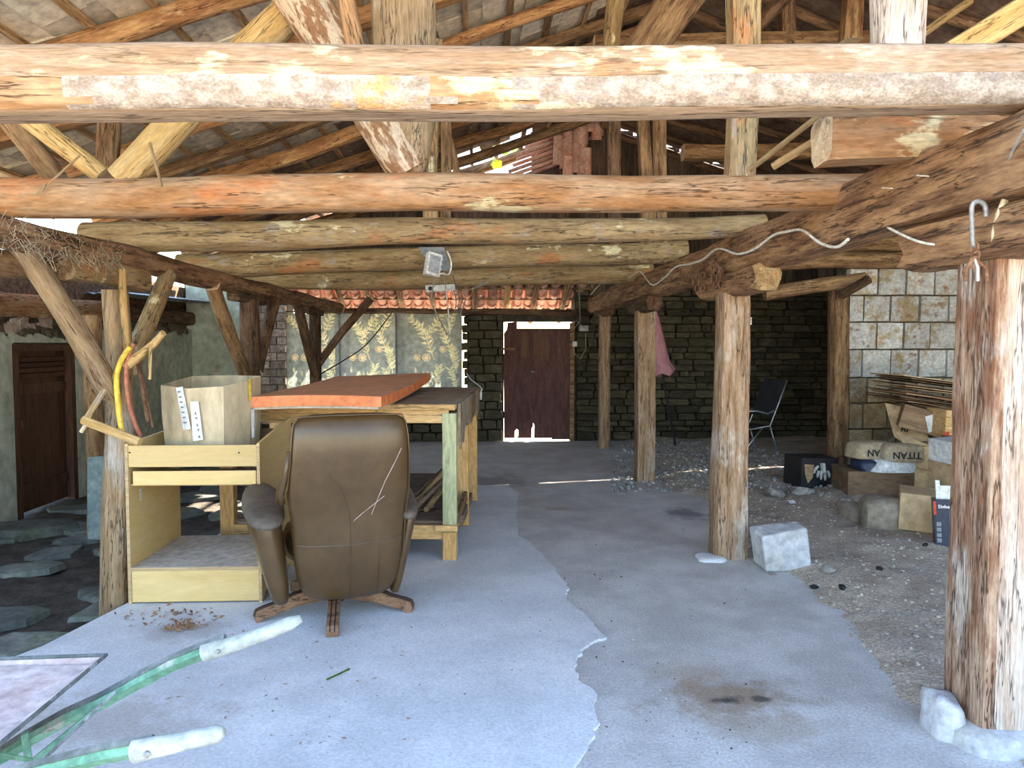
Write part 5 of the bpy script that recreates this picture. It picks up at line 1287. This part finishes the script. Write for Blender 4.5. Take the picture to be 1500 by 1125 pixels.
# lump of hardened cement and neighbours
def lump(name, c, size, m, label, cat, seed, rz=0, parent=None, e=3.2, amp=.12):
    w, d, h = size; rows = []
    b = MB(); n = 22; vs = []
    zs = [0, .06, .3, .6, .82, .95, 1.0]; ks = [.94, 1, 1.0, .98, .92, .75, .35]
    for z, k in zip(zs, ks):
        for i in range(n):
            t = 2 * math.pi * i / n; cc, s = math.cos(t), math.sin(t); q = (abs(cc) ** e + abs(s) ** e) ** (-1 / e)
            f = k * (1 + amp * noise.noise((cc * 1.5 + seed, s * 1.5, z * 1.5)))
            vs.append((w / 2 * q * cc * f, d / 2 * q * s * f, h * z * (1 + amp * .8 * noise.noise((cc, s + seed, 2)))))
    b.add(vs, [(i * n + k, i * n + (k + 1) % n, (i + 1) * n + (k + 1) % n, (i + 1) * n + k) for i in range(len(zs) - 1) for k in range(n)] + [tuple(reversed(range(n))), tuple(range((len(zs) - 1) * n, len(zs) * n))])
    o = b.build(name, MT[m], parent, Matrix.Translation(c) @ Matrix.Rotation(rz, 4, 'Z')); smooth_angle(o, 50)
    if label: tag(o, label, cat)
    return o
lump('cement_lump', gpt(1312, 778) + Vector((.04, .22, -.01)), (.42, .40, .25), 'cement_lump', 'grey hardened cement sack lying in front of the boxes', 'cement lump', 3, -.35, amp=.06, e=6)
lump('stone', gpt(1258, 762) + Vector((0, .1, -.01)), (.2, .3, .14), 'cement_lump', 'low grey stone against the hardened cement sack', 'stone', 9)
e_, M_ = carton('cardboard_box', gpt(1368, 780) + Vector((.0, .22, -.005)), (.30, .40, .30), -.5, 'cardboard', 'small plain cardboard box right of the hardened cement sack', tilt=(0, .04))
# big box carrying the sacks
pbx = gpt(1290, 728)
e_, M_ = carton('cardboard_box', (pbx.x + .06, pbx.y + .3, gzz(pbx.x, pbx.y) - .01), (.64, .5, .25), -.12, 'cardboard_dark', 'stained brown box under the cement sacks', flaps=False)
decal([(1326, 715), (1343, 717), (1340, 729), (1324, 727)], M_ @ Vector((0, -.25, .1)), M_.to_3x3() @ Vector((0, -1, 0)), 'paper_label', MT['paper_white'], e_, .006)
ztop = gzz(pbx.x, pbx.y) + .235
lump('plastic_bag', (P(1305, 695, pbx.y + .12).x, pbx.y + .14, ztop), (.44, .34, .13), 'polythene', 'crumpled white plastic bag under the cement sacks', 'plastic bag', 5, amp=.25)
lump('dark_bag', (P(1268, 690, pbx.y + .2).x, pbx.y + .22, ztop), (.22, .3, .12), 'navy', 'dark printed bag squeezed under the left cement sack', 'bag', 6, amp=.2)
zs_ = ztop + .115
for (px, dy, rz, lb, dz, w) in ((1275, .26, .10, 'brown paper cement sack lying half behind the other sack', 0.005, .46), (1318, .10, -.10, 'brown paper cement sack lying foremost on white plastic', 0, .40)):
    c = Vector((P(px, 670, pbx.y + dy).x, pbx.y + dy, zs_ + dz))
    sk = empty('cement_sack', c, rz, label=lb, cat='sack', group='cement sacks on the stained box')
    lump('bag', c, (w, .30, .17), 'sack', None, None, px, rz, sk, e=5, amp=.05)
    M_ = wmat(sk) @ face_matrix(Vector((.0, -.155, .07)), Vector((-1, 0, 0)), Vector((0, 0, -1)))
    text('TITAN', .095, M_, MT['ink'], sk)
# leaning flattened cartons and boxes to the right
quad_slab([P(1296, 590, 7.9), P(1340, 600, 7.7), P(1385, 690, 7.4), P(1310, 640, 7.7)], .008, 'flat_carton', MT['cardboard'], None)
tag(bpy.data.objects['flat_carton'], 'flattened brown carton leaning behind the cement sacks, marked RR', 'carton')
c0 = bpy.data.objects['flat_carton']
nrm_ = (P(1340, 600, 7.7) - P(1296, 590, 7.9)).cross(P(1310, 640, 7.7) - P(1296, 590, 7.9)).normalized()
if nrm_.y > 0: nrm_ = -nrm_
mid = onplane(1328, 629, P(1296, 590, 7.9), nrm_, .012)
text('RR', .10, face_matrix(mid, Vector((1, 0, -.15)), Vector((0, 0, 1))), MT['ink'], c0)
quad_slab([P(1311, 632, 7.35), P(1368, 655, 7.2), P(1362, 690, 7.1), P(1345, 686, 7.15), P(1312, 652, 7.3)][:4], .007, 'carton_flap', MT['cardboard'], None)
tag(bpy.data.objects['carton_flap'], 'bent carton flap hanging down right of the cement sacks', 'carton')
e_, M_ = carton('cardboard_box', (P(1365, 720, 7.3).x, 7.35, .03), (.42, .45, .52), -.25, 'cardboard', 'tall brown box behind the bent carton flap', tilt=(0, 0))
e_, M_ = carton('cardboard_box', (P(1348, 615, 7.55).x, 7.6, .66), (.40, .4, .24), -.45, 'cardboard_dark', 'brown box with white sticker under the flattened cardboard stack', tilt=(.0, .25))
decal([(1355, 610), (1374, 605), (1376, 627), (1360, 634)], M_ @ Vector((0, -.2, .12)), M_.to_3x3() @ Vector((0, -1, 0)), 'sticker', MT['paper_white'], e_, .008)
e_, M_ = carton('cardboard_box', (P(1398, 625, 7.2).x + .05, 7.3, .655), (.36, .36, .25), -.05, 'cardboard_pale', 'small yellowish box with red mark beside the white sticker', tilt=(0, .03))
for o_ in e_.children: o_.data.materials[0] = MT['pine_x']
decal([(1383, 632), (1390, 632), (1390, 638), (1383, 638)], M_ @ Vector((0, -.18, .1)), M_.to_3x3() @ Vector((0, -1, 0)), 'red_mark', MT['ink_red'], e_, .005)
e_, M_ = carton('cardboard_box', (P(1400, 720, 6.45).x + .04, 6.55, .03), (.26, .35, .47), .05, 'cardboard', 'upright brown box below the white box by the big right post')
e_, M_ = carton('white_box', (P(1402, 680, 6.4).x + .04, 6.5, .505), (.27, .32, .20), .08, 'paper_white', 'white box with printed lines on top of an upright brown box', tilt=(0, -.05))
for i in range(3):
    for k in range(4):
        b = MB(); b.box((-.10 + k * .032 + .004 * i, -.1605, .115 - i * .03), ((.022, .014, .026, .018)[(k + i) % 4], .002, .010)); b.build('print_mark', MT['ink_grey'], e_, M_)
pe = gpt(1405, 808)
e_, M_ = carton('tool_box_carton', (pe.x + .10, pe.y + .16, gzz(pe.x, pe.y) - .01), (.32, .22, .36), -.48, 'navy', 'dark blue tool carton with white lettering beside the big right post', tilt=(-.08, -.06))
text('Einhell', .034, M_ @ face_matrix(Vector((-.085, -.112, .31)), Vector((1, 0, 0)), Vector((0, 0, 1))), MT['paper_white'], e_)
b = MB(); b.box((-.152, -.1115, .30), (.018, .003, .10)); b.build('red_stripe', MT['ink_red'], e_, M_)
for i in range(4):
    b = MB(); b.box((-.13, -.1115, .18 - i * .04), (.03, .003, .03)); b.build('print_icon', MT['ink_grey'], e_, M_)
b = MB(); b.box((-.05, .0, .40), (.12, .04, .12)); b.box((-.12, .0, .42), (.03, .05, .16)); o = b.build('foam_insert', MT['white_plastic'], None, M_, bev=.004); tag(o, 'white foam packing piece sticking out of the dark blue carton', 'packing foam')
# flattened cardboard stack against the block wall
for i in range(12):
    z = .86 + i * .027; m = ('cardboard_dark', 'log_dark', 'cardboard_dark', 'cardboard')[i % 4]
    a = P(1288 - (i % 3) * 6 + i, 580, 8.1).x; y0 = 7.55 + (i % 2) * .06
    b = MB(); n_ = 9; vs = []
    for lay in (0, .010):
        for j in (0, 1):
            for k in range(n_ + 1):
                u = k / n_; vs.append((a + u * 1.55, y0 + j * .7, z + lay + .05 * (1 - u) ** 2 * (1 if i < 4 else .4) + .012 * noise.noise((u * 4, i, j)) + .05 - u * .16))
    g = lambda l, j, k: l * 2 * (n_ + 1) + j * (n_ + 1) + k
    fs = []
    for k in range(n_):
        fs += [(g(1, 0, k), g(1, 0, k + 1), g(1, 1, k + 1), g(1, 1, k)), (g(0, 0, k), g(0, 1, k), g(0, 1, k + 1), g(0, 0, k + 1)), (g(0, 0, k), g(0, 0, k + 1), g(1, 0, k + 1), g(1, 0, k)), (g(0, 1, k), g(1, 1, k), g(1, 1, k + 1), g(0, 1, k + 1))]
    fs += [(g(0, 0, 0), g(1, 0, 0), g(1, 1, 0), g(0, 1, 0)), (g(0, 0, n_), g(0, 1, n_), g(1, 1, n_), g(1, 0, n_))]
    b.add(vs, fs); o = b.build('cardboard_sheet', MT['orange_top'] if i == 3 else MT[m])
    tag(o, 'reddish brown sheet within the flattened cardboard stack' if i == 3 else 'flattened cardboard sheet in the dark stack before the block wall', 'cardboard sheet', 'flattened cardboard stack')
# support: a row of filled cartons behind, carrying the stack
e_, M_ = carton('cardboard_box', (P(1400, 640, 8.0).x + .2, 8.05, .03), (1.2, .55, .74), 0, 'cardboard_dark', 'large dark box behind, holding up the flattened cardboard stack')
# black box with a glove
pk = gpt(1190, 716)
e_, M_ = carton('black_crate', (pk.x + .06, pk.y + .2, gzz(pk.x, pk.y) - .01), (.42, .36, .33), .12, 'black', 'black torn box with a work glove on its front, by the rough post', cat='box', tilt=(.0, .03))
decal([(1178, 680), (1192, 681), (1190, 700), (1183, 708), (1179, 695)], M_ @ Vector((0, -.18, .16)), M_.to_3x3() @ Vector((0, -1, 0)), 'torn_patch', MT['cardboard_dark'], e_, .006)
gl = empty('work_glove', P(1204, 690, pk.y), label='pale grey work glove draped over the black torn box', cat='glove')
nn = (M_.to_3x3() @ Vector((0, -1, 0))).normalized(); q0 = M_ @ Vector((0, -.18, .16))
b = MB(); b.tube([onplane(1203, 678, q0, nn, .02), onplane(1204, 688, q0, nn, .022), onplane(1205, 692, q0, nn, .02)], [.05, .055, .05], 10, flat=.4); b.build('palm', MT['glove'], gl, smooth=True)
for i, (x, y) in enumerate(((1196, 699), (1201, 702), (1207, 703), (1213, 699))):
    b = MB(); b.tube([onplane(1198 + i * 4.2, 689, q0, nn, .022), onplane(x, y - 4, q0, nn, .022), onplane(x, y, q0, nn, .018)], [.016, .016, .010], 8); b.build('finger', MT['glove'], gl, smooth=True)
b = MB(); b.tube([onplane(1197, 682, q0, nn, .02), onplane(1192, 688, q0, nn, .022), onplane(1191, 693, q0, nn, .018)], [.016, .016, .010], 8); b.build('thumb', MT['glove'], gl, smooth=True)
quad_slab([P(1218, 716, 7.6), P(1238, 714, 7.7), P(1256, 724, 7.4), P(1246, 732, 7.3)], .008, 'slate_offcut', MT['slate'], None); tag(bpy.data.objects['slate_offcut'], 'flat grey slate offcut between the black torn box and the rocks', 'slate')
RK = [(1136, 727, .11, 'flat grey rock left of the rock row before the black box'), (1172, 724, .09, 'grey rock in front of the black torn box'), (1186, 724, .07, 'roundish rock right of the grey rock before the black box'), (1202, 727, .06, 'small rock at the right end of the rock row'),
      (1238, 742, .11, 'angular pale rock beside the hardened cement sack'), (1212, 838, .06, 'dark rock just right of the pale stone block'), (1133, 845, .035, 'small pale rock left of the pale stone block'), (1192, 862, .03, 'small dark stone below the pale stone block'), (1234, 863, .035, 'dark lump of charcoal on the gravel right of centre'),
      (1288, 835, .03, 'lone dark stone on the gravel before the cement sack'), (1355, 800, .03, 'dark chip on the gravel left of the blue carton')]
for i, (px, py, r, lb) in enumerate(RK):
    b = MB(); random.seed(100 + i); rocklet(b, (0, 0, 0), r, 0, .6); p = gpt(px, py)
    o = b.build('rock', MT['rock'] if i not in (8, 9, 10, 7) else MT['black'], None, Matrix.Translation(p + Vector((0, 0, r * .3))), bev=r * .12); tag(o, lb, 'rock', 'loose rocks on the gravel')
p = gpt(1160, 738); b = MB(); b.box((0, 0, 0), (.06, .05, .004)); o = b.build('paper_scrap', MT['paper_white'], None, Matrix.Translation(p + Vector((0, 0, .02))) @ Matrix.Rotation(.4, 4, 'X')); tag(o, 'tiny bright paper scrap on the ground before the rock row', 'paper')
# post base stone
p = G(1440, 1110)
lump('base_stone', (2.03, 2.82, -.06), (.40, .38, .14), 'pale_stone', 'whitish base stone under the big right post', 'stone', 2, amp=.1)
lump('mortar_blob', (1.86, 2.86, -.02), (.12, .2, .17), 'pale_stone', 'whitish mortar blob against the foot of the big right post', 'mortar', 4, amp=.2)
lump('mortar_blob', (P(1060, 560, 5.38).x - .1, 5.3, -.02), (.22, .2, .045), 'concrete_new', 'low grey mortar smear at the foot of the stone block post', 'mortar', 8, amp=.2)
# dry leaves on the slab
random.seed(5); b = MB()
for i in range(130):
    c = G(265, 925) if i < 80 else G(255, 905)
    p = Vector((c.x + random.gauss(0, .05 if i < 80 else .12), c.y + random.gauss(0, .035 if i < 80 else .08), .016 + random.uniform(.002, .03 if i < 80 else .006)))
    s = random.uniform(.008, .022); M = Euler((random.uniform(-.7, .7), random.uniform(-.7, .7), random.uniform(0, 6))).to_matrix()
    b.add([p + M @ Vector(v) for v in ((-s, 0, 0), (0, s * .5, .004), (s, 0, 0), (0, -s * .5, .004))], [(0, 1, 2, 3)])
for i in range(60):
    p = G(random.uniform(220, 620), random.uniform(900, 1100)); s = random.uniform(.004, .01); M = Euler((0, 0, random.uniform(0, 6))).to_matrix()
    b.add([p + Vector((0, 0, .018)) + M @ Vector(v) for v in ((-s * 2, 0, 0), (0, s * .5, 0), (s, 0, .002), (0, -s * .5, 0))], [(0, 1, 2, 3)])
o = b.build('dry_leaves', MT['dry_leaf']); tag(o, 'small heap of dry brown leaves on the slab before the shelf unit', 'leaves', kind='stuff')
wire([(478, 1000, 4), (490, 995, 4), (510, 985, 4)], .004, 'wire_grey', 'x') if False else None
p0, p1 = G(478, 1002), G(511, 985); log('twig', p0 + Vector((0, 0, .02)), p1 + Vector((0, 0, .02)), .004, MT['leaf'], n=5, wob=.01, step=.03, label='tiny green twig lying on the slab in the foreground', cat='twig')

for i, (x0_, y0_, x1_, y1_) in enumerate(((1292, 275, 1308, 276), (1343, 257, 1360, 258), (1237, 295, 1253, 297), (1219, 296, 1235, 306))):
    b = MB(); b.tube([S(x0_, y0_, 1.80), S(x1_, y1_, 1.80)], .003, 5); o = b.build('staple', MT['wire']); tag(o, 'pale wire staple on the inner face of the right girder', 'staple', 'staples on the right girder')
